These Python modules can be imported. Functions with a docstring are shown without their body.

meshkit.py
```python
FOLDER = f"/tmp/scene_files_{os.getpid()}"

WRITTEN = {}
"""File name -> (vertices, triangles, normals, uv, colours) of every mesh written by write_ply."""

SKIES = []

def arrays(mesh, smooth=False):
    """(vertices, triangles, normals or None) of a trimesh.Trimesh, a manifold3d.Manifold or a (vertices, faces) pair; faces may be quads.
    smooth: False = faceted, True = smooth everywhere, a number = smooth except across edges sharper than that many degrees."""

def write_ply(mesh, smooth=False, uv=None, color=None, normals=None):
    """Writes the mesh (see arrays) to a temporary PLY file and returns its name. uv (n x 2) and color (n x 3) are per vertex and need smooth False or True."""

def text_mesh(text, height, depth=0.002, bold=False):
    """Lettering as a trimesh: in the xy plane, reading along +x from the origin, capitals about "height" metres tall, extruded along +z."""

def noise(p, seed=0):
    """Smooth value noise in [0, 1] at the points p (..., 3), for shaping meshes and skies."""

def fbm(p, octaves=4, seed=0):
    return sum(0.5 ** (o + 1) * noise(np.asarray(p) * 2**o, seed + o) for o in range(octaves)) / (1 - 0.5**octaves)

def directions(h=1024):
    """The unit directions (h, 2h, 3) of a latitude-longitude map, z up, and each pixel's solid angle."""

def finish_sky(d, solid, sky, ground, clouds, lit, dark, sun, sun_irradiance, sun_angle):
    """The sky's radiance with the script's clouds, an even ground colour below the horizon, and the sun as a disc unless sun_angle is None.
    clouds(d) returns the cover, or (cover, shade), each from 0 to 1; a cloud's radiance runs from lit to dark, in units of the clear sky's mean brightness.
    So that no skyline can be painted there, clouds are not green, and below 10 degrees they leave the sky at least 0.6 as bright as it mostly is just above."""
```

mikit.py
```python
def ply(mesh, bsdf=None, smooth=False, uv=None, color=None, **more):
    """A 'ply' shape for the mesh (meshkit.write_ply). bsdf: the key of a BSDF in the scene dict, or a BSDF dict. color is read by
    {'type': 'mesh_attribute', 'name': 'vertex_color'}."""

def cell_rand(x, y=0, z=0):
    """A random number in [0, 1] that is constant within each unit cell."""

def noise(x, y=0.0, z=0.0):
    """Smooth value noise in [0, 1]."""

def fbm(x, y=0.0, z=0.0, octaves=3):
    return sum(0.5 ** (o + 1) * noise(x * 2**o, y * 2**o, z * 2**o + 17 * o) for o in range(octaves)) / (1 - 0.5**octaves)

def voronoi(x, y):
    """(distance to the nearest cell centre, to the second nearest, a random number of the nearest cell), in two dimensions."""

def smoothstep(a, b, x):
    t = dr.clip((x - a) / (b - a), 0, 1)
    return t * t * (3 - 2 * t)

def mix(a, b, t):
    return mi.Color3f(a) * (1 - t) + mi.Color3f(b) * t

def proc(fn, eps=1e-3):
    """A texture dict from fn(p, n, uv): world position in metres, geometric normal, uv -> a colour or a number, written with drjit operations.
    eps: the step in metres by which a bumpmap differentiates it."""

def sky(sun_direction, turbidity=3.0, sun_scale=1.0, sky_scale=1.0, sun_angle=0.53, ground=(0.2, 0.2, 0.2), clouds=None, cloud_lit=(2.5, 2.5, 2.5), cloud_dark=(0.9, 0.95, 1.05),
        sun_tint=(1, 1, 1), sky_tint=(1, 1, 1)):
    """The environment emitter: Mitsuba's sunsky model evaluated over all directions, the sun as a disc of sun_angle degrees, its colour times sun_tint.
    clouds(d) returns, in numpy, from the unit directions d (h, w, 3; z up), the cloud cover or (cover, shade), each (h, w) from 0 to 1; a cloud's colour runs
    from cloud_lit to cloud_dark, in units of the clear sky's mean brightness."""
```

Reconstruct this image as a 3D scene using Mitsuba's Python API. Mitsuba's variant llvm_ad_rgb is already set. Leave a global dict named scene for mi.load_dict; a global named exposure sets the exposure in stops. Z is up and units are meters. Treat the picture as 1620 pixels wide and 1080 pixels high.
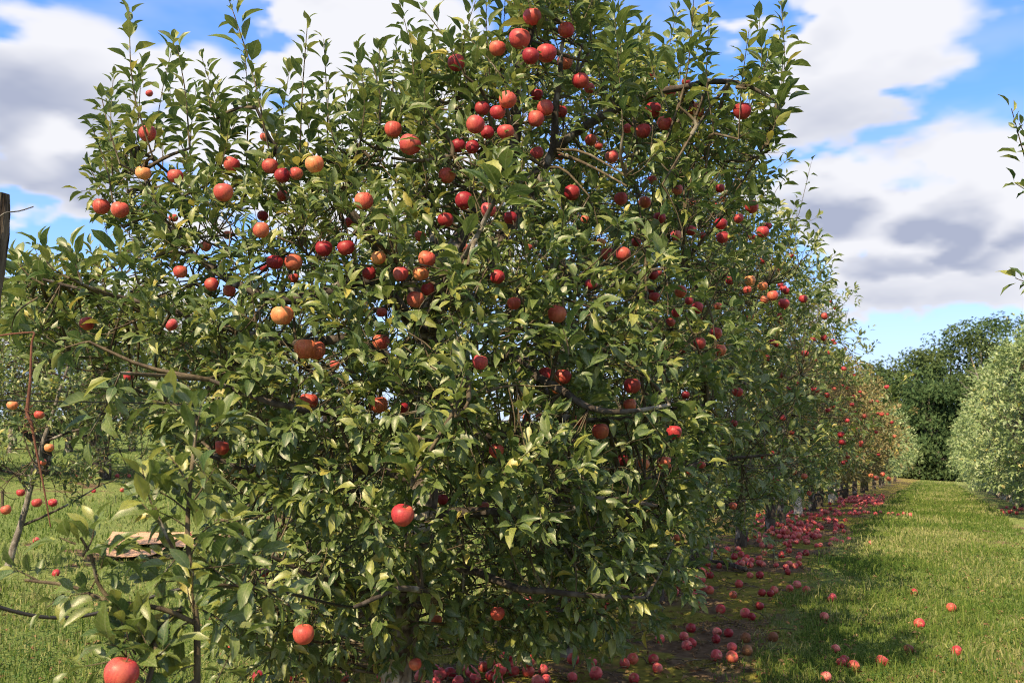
import math
import numpy as np
import trimesh
import drjit as dr
import mitsuba as mi
import mikit
import meshkit
from scipy.spatial import cKDTree

T = mi.ScalarTransform4f
scene, labels = {}, {}

# ------------------------------------------------------------------ camera, sky, exposure
W, H, FOV = 1620.0, 1080.0, 55.0
FPX = W / 2 / math.tan(math.radians(FOV / 2))
EYE = np.array([0.0, 0.0, 1.6])
PITCH = math.atan(125 / FPX)
FWD = np.array([0, math.cos(PITCH), math.sin(PITCH)])
UPV = np.array([0, -math.sin(PITCH), math.cos(PITCH)])
RGT = np.array([1.0, 0, 0])
scene["camera"] = {
    "type": "thinlens", "fov": FOV, "fov_axis": "x", "aperture_radius": 0.0028, "focus_distance": 4.6,
    "near_clip": 0.05, "far_clip": 3000.0,
    "to_world": T().look_at(origin=EYE.tolist(), target=(EYE + FWD).tolist(), up=[0, 0, 1]),
}
SUN = np.array([-0.36, -0.605, 0.71])
exposure = 2.68


def pdir(px, py):
    d = FWD + RGT * ((px - W / 2) / FPX) + UPV * ((H / 2 - py) / FPX)
    return d / d[1]


def at(px, py, depth):
    """The point that stands `depth` metres ahead of the camera, seen at that place of the photograph."""
    return EYE + pdir(px, py) * depth


def project(p):
    q = np.asarray(p) - EYE
    z = q @ FWD
    z = np.where(np.abs(z) < 1e-6, 1e-6, z)
    return np.stack([W / 2 + (q @ RGT) / z * FPX, H / 2 - (q @ UPV) / z * FPX, z], -1)


def az_el(px, py):
    d = pdir(px, py)
    return math.atan2(d[0], d[1]), math.atan2(d[2], math.hypot(d[0], d[1]))


# clouds as banks standing in the sky (azimuth, elevation, half sizes), ragged by noise; elsewhere the same weather goes on
BANKS = []   # px, py, w, h, amount
for b in [(40, 150, 190, 130, 1.0), (150, 90, 130, 70, .6), (90, 240, 150, 80, .9), (600, 110, 170, 150, 1.1), (470, 210, 160, 120, .9), (310, 150, 110, 70, .9),
          (430, 300, 200, 120, .8), (1350, 60, 160, 150, 1.1), (1300, 190, 120, 80, .6), (1450, 60, 110, 110, .6), (1540, 290, 150, 80, 1.0), (1380, 330, 160, 90, 1.0), (1290, 330, 90, 80, .6), (1540, 390, 190, 90, 1.0),
          (1420, 440, 160, 70, .8), (700, 300, 250, 160, .7), (60, 480, 160, 50, .7), (240, 470, 120, 50, .8)]:
    a, e = az_el(b[0], b[1])
    BANKS.append((a, e, b[2] / FPX, b[3] / FPX, b[4]))
SHADES = []
for b in [(40, 190, 170, 85, 1.0), (100, 270, 140, 45, .9), (1325, 326, 72, 30, 1.15), (1512, 352, 52, 58, 1.15), (1602, 368, 45, 30, 1.1), (1430, 404, 95, 24, .9), (1545, 400, 60, 24, .9), (1460, 455, 170, 40, .5), (1340, 190, 160, 60, .45), (1290, 60, 50, 60, .3)]:
    a, e = az_el(b[0], b[1])
    SHADES.append((a, e, b[2] / FPX, b[3] / FPX, b[4]))
PUFFS = [(*az_el(83, 232), 50 / FPX, 40 / FPX)]


def clouds(d):
    az, el = np.arctan2(d[..., 0], d[..., 1]), np.arcsin(np.clip(d[..., 2], -1, 1))
    k = 1.0 / np.maximum(d[..., 2], 0.06)
    q = np.stack([d[..., 0] * 3.2, d[..., 1] * 3.2, d[..., 2] * 6.5], -1)
    n = meshkit.fbm(q * 1.6, 6, 3)
    n2 = meshkit.fbm(q * 4.0 + 7.3, 5, 11)
    n3 = meshkit.fbm(q * 9.0 + 3.3, 4, 17)
    field = np.zeros(az.shape)
    dx, de = (n2 - .5) * .16 + (n3 - .5) * .05, (n - .5) * .10 + (n3 - .5) * .05
    for a, e, w, h, s in BANKS:
        field = np.maximum(field, s * np.exp(-(((az + dx - a) / w) ** 2 + ((el + de - e) / h) ** 2)))
    here = np.exp(-((az / .75) ** 4 + ((el - .25) / .5) ** 4))
    field = field * here + (1 - here) * np.clip((n - .30) * 3.2, 0, 1.1)
    f = field + (n2 - .5) * .75 + (n3 - .5) * .65
    cover = np.clip((f - .28) / .27, 0, 1)
    cover = cover * cover * (3 - 2 * cover)
    cover = np.maximum(cover, .22 * np.clip((n2 - .35) * 3, 0, 1))
    sh = np.zeros(az.shape)
    for a, e, w, h, s in SHADES:
        sh = np.maximum(sh, s * np.exp(-(((az + dx * .7 - a) / w) ** 2 + ((el + de * .7 - e) / h) ** 2) ** 1.3))
    for a, e, w, h in PUFFS:
        sh = sh * (1 - .95 * np.exp(-(((az + dx * .5 - a) / w) ** 2 + ((el + de * .5 - e) / h) ** 2) ** 1.5))
    sh = sh * here + (1 - here) * np.clip((n2 - .45) * 3, 0, 1)
    shade = np.clip((sh + (n2 - .5) * .55 + (n3 - .5) * .40 - .12) * 1.25, 0, 1)
    cover = np.maximum(cover, .62 * np.exp(-(el / .13) ** 2))     # the pale air low over the horizon
    return cover, shade


scene["sky"] = mikit.sky(SUN, turbidity=3, clouds=clouds, sun_scale=.86, cloud_lit=(1.6, 1.61, 1.7), cloud_dark=(.76, .84, 1.10), sky_tint=(.63, .86, 1.24), sun_tint=(1.06, 1.0, .86))

# ------------------------------------------------------------------ orchard coordinates
RA = math.atan(665 / FPX)
ROW = np.array([math.sin(RA), math.cos(RA)])
PRP = np.array([math.cos(RA), -math.sin(RA)])
TRUNK0 = np.array([-0.53, 4.8])


def sp(x, y):
    qx, qy = np.asarray(x) - TRUNK0[0], np.asarray(y) - TRUNK0[1]
    return qx * ROW[0] + qy * ROW[1], qx * PRP[0] + qy * PRP[1]


def row_pt(s, p):
    return TRUNK0 + ROW * s + PRP * p


def gz(x, y):
    """Height of the ground: level near the camera, falling away down the alley, rising gently to the left."""
    s, p = sp(x, y)
    z = -0.047 * 3.0 * np.logaddexp(0, (np.clip(s, -50, 110) - 12.0) / 3.0) * (1 / (1 + np.exp(-(p + 6) / 2.0)))
    z = z + 0.055 * 1.2 * np.logaddexp(0, (-np.clip(p, -16, 50) - 3.0) / 1.2)
    near = np.exp(-((np.asarray(x) ** 2 + np.asarray(y) ** 2) / 30.0 ** 2))
    q = np.stack([np.asarray(x, float) * .9, np.asarray(y, float) * .9, np.zeros_like(np.asarray(x, float))], -1)
    return z + (meshkit.fbm(q, 3, 5) - .5) * .09 * near


def ground_at(px, py):
    d = pdir(px, py)
    t = np.linspace(1.5, 140, 6000)
    pts = EYE + d * t[:, None]
    under = pts[:, 2] < gz(pts[:, 0], pts[:, 1])
    i = int(np.argmax(under)) if under.any() else len(t) - 1
    return pts[i]


# ------------------------------------------------------------------ mesh helpers
def unit(v):
    v = np.asarray(v, float)
    return v / np.maximum(np.linalg.norm(v, axis=-1, keepdims=True), 1e-12)


def spline(pts, n):
    pts = np.asarray(pts, float)
    if len(pts) == 2:
        return pts[0] + (pts[1] - pts[0]) * np.linspace(0, 1, n)[:, None]
    t = np.linspace(0, len(pts) - 1, n)
    i = np.clip(t.astype(int), 0, len(pts) - 2)
    u = (t - i)[:, None]
    p = np.vstack([2 * pts[0] - pts[1], pts, 2 * pts[-1] - pts[-2]])
    a, b, c, d = p[i], p[i + 1], p[i + 2], p[i + 3]
    return .5 * (2 * b + (c - a) * u + (2 * a - 5 * b + 4 * c - d) * u ** 2 + (3 * b - a - 3 * c + d) * u ** 3)


def tube(points, radii, sides=7, rough=0.0, seed=0, caps=True):
    p = np.asarray(points, float)
    r = np.broadcast_to(np.asarray(radii, float), (len(p),))
    t = unit(np.gradient(p, axis=0))
    ref = np.array([0.31, 0.2, 0.93]) if abs(unit(p[-1] - p[0])[2]) < .8 else np.array([.9, .3, .1])
    a = unit(np.cross(t, ref))
    b = np.cross(t, a)
    ang = np.arange(sides) * 2 * np.pi / sides
    rr = r[:, None] * np.ones(sides)
    if rough:
        q = p[:, None] * 9 + np.stack([np.cos(ang), np.sin(ang), 0 * ang], -1)[None] * 2
        rr = rr * (1 + rough * (meshkit.fbm(q, 3, seed) - .5) * 2)
    v = p[:, None] + rr[..., None] * (np.cos(ang)[None, :, None] * a[:, None] + np.sin(ang)[None, :, None] * b[:, None])
    n = len(p)
    i, j = np.meshgrid(np.arange(n - 1), np.arange(sides), indexing="ij")
    q = np.stack([i * sides + j, i * sides + (j + 1) % sides, (i + 1) * sides + (j + 1) % sides, (i + 1) * sides + j], -1).reshape(-1, 4)
    f = np.vstack([q[:, [0, 1, 2]], q[:, [0, 2, 3]]])
    if not caps:
        return v.reshape(-1, 3), f
    v = np.vstack([v.reshape(-1, 3), p[:1], p[-1:]])
    k = np.arange(sides)
    f = np.vstack([f, np.stack([k * 0 + n * sides, (k + 1) % sides, k], 1), np.stack([k * 0 + n * sides + 1, (n - 1) * sides + k, (n - 1) * sides + (k + 1) % sides], 1)])
    return v, f


def join(meshes):
    o, vs, fs = 0, [], []
    for v, f in meshes:
        vs.append(v)
        fs.append(np.asarray(f) + o)
        o += len(v)
    return np.vstack(vs), np.vstack(fs)


def put(key, mesh, mat, smooth=True, uv=None, **more):
    scene[key] = mikit.ply(mesh, mat, smooth, uv=uv, **more)
    return key


def tag(key, label, cat=None, group=None, kind=None):
    d = {"label": label}
    if cat:
        d["category"] = cat
    if group:
        d["group"] = group
    if kind:
        d["kind"] = kind
    labels[key] = d


COUNT = {}


def numbered(name):
    k = COUNT.get(name, 0)
    COUNT[name] = k + 1
    return name if k == 0 else f"{name}_{k:03d}"


# ------------------------------------------------------------------ materials
def mat(key, d):
    scene[key] = d


def leaf_tex(young, mid, old, pale):
    def fn(p, n, uv):
        k = dr.floor(uv.y)
        v = uv.y - k
        r1, r2 = mikit.cell_rand(k, 3, 1), mikit.cell_rand(k, 7, 2)
        c = mikit.mix(mid, old, mikit.smoothstep(.35, .95, r1))
        c = mikit.mix(c, young, mikit.smoothstep(.72, .98, r2))
        x = dr.abs(uv.x - .5) * 2
        rib = 1 - mikit.smoothstep(.03, .09, x)
        side = mikit.smoothstep(.80, .96, dr.sin((v - x * .18) * 50) * .5 + .5) * .35
        c = mikit.mix(c, pale, dr.maximum(rib * .55, side * .6))
        c = mikit.mix(c, (.46, .40, .08), mikit.smoothstep(.972, .99, mikit.cell_rand(k, 5, 8)) * .8)
        m = mikit.noise(uv.x * 6, uv.y * 9, 1)
        spot = mikit.smoothstep(.80, .9, mikit.noise(uv.x * 9 + k, uv.y * 17, 4)) * mikit.smoothstep(.6, .9, mikit.cell_rand(k, 1, 9))
        c = c * (.82 + .36 * m)
        return mikit.mix(c, (.11, .075, .03), spot * .7)
    return mikit.proc(fn)


def leaf_mat(key, young, mid, old, pale, rough=.38, trans=.75, wax=.055):
    mat(key, {"type": "blendbsdf", "weight": wax,          # the waxy cuticle
              "blade": {"type": "principledthin", "base_color": leaf_tex(young, mid, old, pale), "roughness": .5, "eta": 1.5, "diff_trans": trans, "spec_trans": 0.0},
              "wax": {"type": "twosided", "inner": {"type": "roughconductor", "material": "none", "alpha": rough, "distribution": "ggx"}}})


leaf_mat("mat_leaf", (.28, .31, .065), (.122, .182, .040), (.06, .12, .036), (.28, .32, .16), .22)
leaf_mat("mat_leaf_pale", (.35, .42, .17), (.21, .31, .10), (.125, .21, .065), (.36, .42, .24), .28, .6, .075)
leaf_mat("mat_leaf_rust", (.30, .20, .07), (.19, .17, .055), (.12, .13, .042), (.24, .22, .1), .45, .6)


def forest_tex(p, n, uv):
    r = mikit.cell_rand(dr.floor(uv.y), 3, 1)
    g = mikit.fbm(p.x * .25, p.y * .25, p.z * .25, 3)
    c = mikit.mix((.06, .115, .052), (.11, .165, .066), r)
    return mikit.mix(c, (.11, .14, .05), mikit.smoothstep(.5, .75, g) * .6)


mat("mat_forest_leaf", {"type": "principledthin", "base_color": mikit.proc(forest_tex), "roughness": .55, "eta": 1.4, "diff_trans": .5, "spec_trans": 0.0})


def bark_tex(dark, light, lichen, amount):
    def fn(p, n, uv):
        a = mikit.fbm(p.x * 45, p.y * 45, p.z * 12, 4)
        b = mikit.fbm(p.x * 14 + 5, p.y * 14, p.z * 9, 3)
        c = mikit.mix(dark, light, mikit.smoothstep(.3, .7, a))
        return mikit.mix(c, lichen, mikit.smoothstep(.62 - amount * .3, .75 - amount * .25, b) * .85)
    return mikit.proc(fn)


def bark_h(p, n, uv):
    return mikit.fbm(p.x * 60, p.y * 60, p.z * 16, 4)


mat("mat_trunk", {"type": "bumpmap", "arbitrary": mikit.proc(bark_h), "scale": .03,
                  "bsdf": {"type": "principled", "base_color": bark_tex((.07, .058, .048), (.22, .19, .16), (.52, .50, .43), .38), "roughness": .9, "specular": .2}})
mat("mat_branch", {"type": "principled", "base_color": bark_tex((.035, .029, .025), (.095, .083, .072), (.26, .25, .235), .15), "roughness": .85, "specular": .25})
mat("mat_twig", {"type": "principled", "base_color": bark_tex((.05, .038, .026), (.11, .09, .055), (.2, .19, .15), .05), "roughness": .7, "specular": .3})
mat("mat_greybark", {"type": "principled", "base_color": bark_tex((.11, .10, .09), (.22, .205, .185), (.34, .33, .30), .3), "roughness": .85, "specular": .2})


def post_tex(p, n, uv):
    a = mikit.fbm(p.x * 90, p.y * 90, p.z * 5, 4)
    b = mikit.fbm(p.x * 10, p.y * 10, p.z * 4, 3)
    c = mikit.mix((.028, .022, .018), (.13, .11, .09), mikit.smoothstep(.35, .7, a))
    return mikit.mix(c, (.07, .085, .05), mikit.smoothstep(.52, .68, b) * .7)


mat("mat_post", {"type": "bumpmap", "arbitrary": mikit.proc(lambda p, n, uv: mikit.fbm(p.x * 90, p.y * 90, p.z * 5, 4)), "scale": .015,
                 "bsdf": {"type": "principled", "base_color": mikit.proc(post_tex), "roughness": .92, "specular": .15}})
mat("mat_rust", {"type": "principled", "base_color": mikit.proc(lambda p, n, uv: mikit.mix((.07, .032, .025), (.20, .085, .055), mikit.fbm(p.x * 90, p.y * 90, p.z * 60, 3))), "roughness": .8, "specular": .3})
mat("mat_wire", {"type": "principled", "base_color": {"type": "rgb", "value": [.11, .11, .11]}, "roughness": .45, "metallic": .7})
mat("mat_hose", {"type": "principled", "base_color": {"type": "rgb", "value": [.018, .018, .018]}, "roughness": .5})


def apple_tex(skin, ground, blush, streak, seed):
    def fn(p, n, uv):
        a = uv.x * 2 * math.pi
        ca, sa = dr.cos(a), dr.sin(a)
        big = mikit.fbm(ca * 1.3 + 3 + seed, sa * 1.3 + 5, uv.y * 2.2, 3)
        side = .5 + .5 * ca
        b = mikit.smoothstep(blush - .42, blush + .42, big * .65 + side * .45)
        st = mikit.noise(ca * 9 + 11, sa * 9 + 7, uv.y * 2.0)
        c = mikit.mix(ground, skin, dr.clip(b + (st - .5) * streak * .6, 0, 1))
        c = c * (.85 + .3 * mikit.noise(ca * 4 + 3, sa * 4 + 9, uv.y * 6))
        dots = mikit.smoothstep(.86, .93, mikit.noise(ca * 16 + 40, sa * 16 + 40, uv.y * 34 + seed))
        c = mikit.mix(c, (.62, .45, .25), dots * .35)
        ends = mikit.smoothstep(.10, .02, uv.y) + mikit.smoothstep(.93, .985, uv.y)
        return mikit.mix(c, (.30, .22, .08), dr.clip(ends, 0, 1) * .75)
    return mikit.proc(fn)


APPLES = {
    "red": ((.355, .032, .044), (.48, .12, .08), .34, .6, 1),
    "dark": ((.24, .014, .026), (.34, .05, .04), .25, .5, 2),
    "orange": ((.43, .065, .055), (.55, .19, .10), .40, .7, 3),
    "peach": ((.55, .12, .06), (.66, .32, .13), .54, .7, 4),
    "pink": ((.47, .065, .08), (.60, .22, .17), .36, .6, 5),
}
for k, a in APPLES.items():
    mat("mat_apple_" + k, {"type": "principled", "base_color": apple_tex(*a), "roughness": .47, "specular": .4, "sheen": .25})
mat("mat_stem", {"type": "principled", "base_color": {"type": "rgb", "value": [.10, .065, .035]}, "roughness": .8})
mat("mat_rotten", {"type": "principled", "base_color": apple_tex((.16, .06, .03), (.30, .15, .07), .5, .6, 6), "roughness": .6, "specular": .3})

STRIPS = (0.0, 4.3, -6.3, -11.0)


def strip_tex(p):
    qx, qy = p.x - TRUNK0[0], p.y - TRUNK0[1]
    pp = qx * PRP[0] + qy * PRP[1]
    wob = (mikit.fbm(p.x * 1.1, p.y * 1.1, 0, 3) - .5) * 1.0 + (mikit.fbm(p.x * 9, p.y * 9, 0, 2) - .5) * .3
    d = dr.minimum(dr.minimum(dr.abs(pp - STRIPS[0]), dr.abs(pp - STRIPS[1])), dr.minimum(dr.abs(pp - STRIPS[2]), dr.abs(pp - STRIPS[3])))
    return 1 - mikit.smoothstep(1.1, 1.5, d + wob)


def ground_tex(p, n, uv):
    m = strip_tex(p)
    f1 = mikit.fbm(p.x * 2.3, p.y * 2.3, 1, 4)
    f2 = mikit.fbm(p.x * 26, p.y * 26, 2, 3)
    turf = mikit.mix((.055, .095, .025), (.13, .165, .055), f2)
    soil = mikit.mix((.045, .03, .02), (.15, .11, .075), f2)
    moss = mikit.mix((.085, .09, .018), (.20, .19, .045), f2)
    qx, qy = p.x - TRUNK0[0], p.y - TRUNK0[1]
    own = dr.abs(qx * PRP[0] + qy * PRP[1]) < 2.0
    thin = mikit.mix((.065, .105, .03), (.16, .19, .07), f2)          # worn pale turf under the other rows
    strip = mikit.mix(soil, dr.select(own, moss, thin), mikit.smoothstep(dr.select(own, .44, .30), dr.select(own, .56, .42), f1))
    return mikit.mix(turf, strip, m)


mat("mat_ground", {"type": "bumpmap", "arbitrary": mikit.proc(lambda p, n, uv: mikit.fbm(p.x * 26, p.y * 26, 2, 4), eps=4e-3), "scale": .03,
                   "bsdf": {"type": "principled", "base_color": mikit.proc(ground_tex), "roughness": .95, "specular": .1}})


def grass_tex(p, n, uv):
    r, k = uv.x, dr.floor(uv.y)
    patch = mikit.fbm(p.x * .8, p.y * .8, 3, 3)
    c = mikit.mix((.085, .155, .033), (.18, .24, .06), mikit.smoothstep(.1, .8, r + (patch - .5)))
    straw = mikit.smoothstep(.62, .95, mikit.cell_rand(k, 2, 5) + (patch - .5) * 2.0)
    return mikit.mix(c, (.44, .43, .21), straw * .7)


mat("mat_grass", {"type": "principledthin", "base_color": mikit.proc(grass_tex), "roughness": .5, "eta": 1.4, "diff_trans": .7, "spec_trans": 0.0})
mat("mat_moss", {"type": "principledthin", "base_color": mikit.proc(lambda p, n, uv: mikit.mix((.10, .12, .02), (.28, .27, .06), uv.x)), "roughness": .7, "eta": 1.3, "diff_trans": .5, "spec_trans": 0.0})
mat("mat_clover", {"type": "principledthin", "base_color": mikit.proc(lambda p, n, uv: mikit.mix((.04, .10, .03), (.10, .17, .06), uv.x)), "roughness": .45, "eta": 1.45, "diff_trans": .6, "spec_trans": 0.0})
mat("mat_litter", {"type": "principledthin", "base_color": mikit.proc(lambda p, n, uv: mikit.mix((.09, .05, .03), (.34, .24, .13), uv.x)), "roughness": .75, "eta": 1.3, "diff_trans": .3, "spec_trans": 0.0})
mat("mat_cardboard", {"type": "principled", "base_color": mikit.proc(lambda p, n, uv: mikit.mix((.34, .205, .13), (.47, .31, .205), mikit.fbm(p.x * 9, p.y * 9, p.z * 9, 4))), "roughness": .85, "specular": .15})
mat("mat_whitewash", {"type": "principled", "base_color": bark_tex((.42, .40, .36), (.66, .64, .58), (.3, .27, .22), .2), "roughness": .9, "specular": .15})


# ------------------------------------------------------------------ leaf variants
def leaf_shape(rng, seg, wide=.44):
    """A pointed oval leaf of length 1 along +x with its face towards +z: folded along the midrib, drooping, its edge waved."""
    fold, droop, twist = rng.uniform(.2, .8), rng.uniform(.05, .65), rng.normal(0, .45)
    wave, ph = rng.uniform(.0, .06), rng.uniform(0, 6)
    t = np.linspace(0, 1, seg + 1)
    w = wide * rng.uniform(.85, 1.15) / 2 * (np.sin(np.pi * t ** .85) ** .8)
    w[0] = w[-1] = 0
    v, uv = [], []
    pet = .22
    for k, u in enumerate(t):
        x, z = pet + u * (1 - .18 * droop), -droop * .45 * u ** 2 + .05 * math.sin(np.pi * u)
        c, s = math.cos(twist * u), math.sin(twist * u)
        for sd in (-1, 0, 1):
            if w[k] == 0 and sd:
                continue
            y, dz = sd * w[k] * math.cos(fold), abs(sd) * w[k] * math.sin(fold) + sd * wave * math.sin(ph + 9 * u)
            v.append((x, y * c - dz * s, z + y * s + dz * c))
            uv.append((.5 + .5 * sd, .03 + .94 * u))
    f = []
    rows = [[0]] + [[1 + 3 * i, 2 + 3 * i, 3 + 3 * i] for i in range(seg - 1)] + [[3 * (seg - 1) + 1]]
    for a, b in zip(rows[:-1], rows[1:]):
        if len(a) == 1:
            f += [(a[0], b[0], b[1]), (a[0], b[1], b[2])][:2]
        elif len(b) == 1:
            f += [(a[0], b[0], a[1]), (a[1], b[0], a[2])]
        else:
            f += [(a[0], b[0], b[1]), (a[0], b[1], a[1]), (a[1], b[1], b[2]), (a[1], b[2], a[2])]
    n = len(v)
    v += [(0, -.008, 0.02), (0, .008, 0.02), (pet + .02, .006, .004), (pet + .02, -.006, .004)]
    uv += [(.5, .02)] * 4
    f += [(n, n + 2, n + 1), (n, n + 3, n + 2)]
    v, f = np.array(v), np.array(f)
    nrm = np.cross(v[f[:, 1]] - v[f[:, 0]], v[f[:, 2]] - v[f[:, 0]])
    f = np.where((nrm[:, 2] < 0)[:, None], f[:, ::-1], f)
    return v, f, np.array(uv)


_r = np.random.default_rng(4)
LEAF_HI = [leaf_shape(_r, 4) for _ in range(20)]
LEAF_MID = [leaf_shape(_r, 3) for _ in range(8)]
LEAF_LO = [leaf_shape(_r, 2, .55) for _ in range(6)]
LEAF_LO = [(v[:-4], f[:-2], uv[:-4]) for v, f, uv in LEAF_LO]
PART_LEAVES = {}


def frames(a, n):
    a = unit(a)
    y = unit(np.cross(n, a))
    z = np.cross(a, y)
    return np.stack([a, y, z], -1)       # columns: x axis along the leaf, z its face


def scatter_mesh(variants, which, pos, R, size, ids):
    vs, fs, uvs, o = [], [], [], 0
    for k, (v, f, uv) in enumerate(variants):
        m = np.nonzero(which == k)[0]
        if not len(m):
            continue
        x = np.einsum("nij,vj->nvi", R[m] * size[m, None, None], v) + pos[m, None]
        vs.append(x.reshape(-1, 3))
        fs.append((f[None] + (o + np.arange(len(m)) * len(v))[:, None, None]).reshape(-1, 3))
        q = np.tile(uv, (len(m), 1, 1))
        q[..., 1] += (ids[m] % 4096)[:, None]
        uvs.append(q.reshape(-1, 2))
        o += len(m) * len(v)
    return np.vstack(vs), np.vstack(fs), np.vstack(uvs)


def leaf_parts(holder, mat_key, n_parts, which, pos, R, size, ids):
    """The n_parts leaves that show largest become parts of the tree; returns the mask of those left over."""
    left = np.ones(len(pos), bool)
    if not n_parts:
        return left
    c = pos + R[:, :, 0] * size[:, None] * .65
    s = project(c)
    ok = (s[:, 2] > .5) & (s[:, 0] > 5) & (s[:, 0] < W - 5) & (s[:, 1] > 5) & (s[:, 1] < H - 5)
    view = unit(c - EYE)
    area = np.abs((R[:, :, 2] * view).sum(1)) * (size * FPX / np.maximum(s[:, 2], .5)) ** 2
    cell = (s[:, 0] // 14).astype(int) * 1000 + (s[:, 1] // 14).astype(int)
    cand = np.nonzero(ok)[0]
    cand = cand[np.argsort(s[cand, 2])]
    _, first = np.unique(cell[cand], return_index=True)
    front = cand[first]
    pick = front[np.argsort(-area[front])][:n_parts]
    for i in pick:
        vk = (mat_key, int(which[i]), int(ids[i]) % 3)
        if vk not in PART_LEAVES:
            v, f, uv = LEAF_HI[which[i]]
            u2 = uv.copy()
            u2[:, 1] += int(ids[i]) % 4096
            PART_LEAVES[vk] = mikit.ply((v, f), mat_key, True, uv=u2)
        m = np.eye(4)
        m[:3, :3], m[:3, 3] = R[i] * size[i], pos[i]
        scene[numbered(holder + "__leaf")] = {**PART_LEAVES[vk], "to_world": T(m)}
        left[i] = False
    return left


# ------------------------------------------------------------------ trees
ALL_LEAVES = {}          # tree key -> arrays, until the apples have been hung


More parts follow.
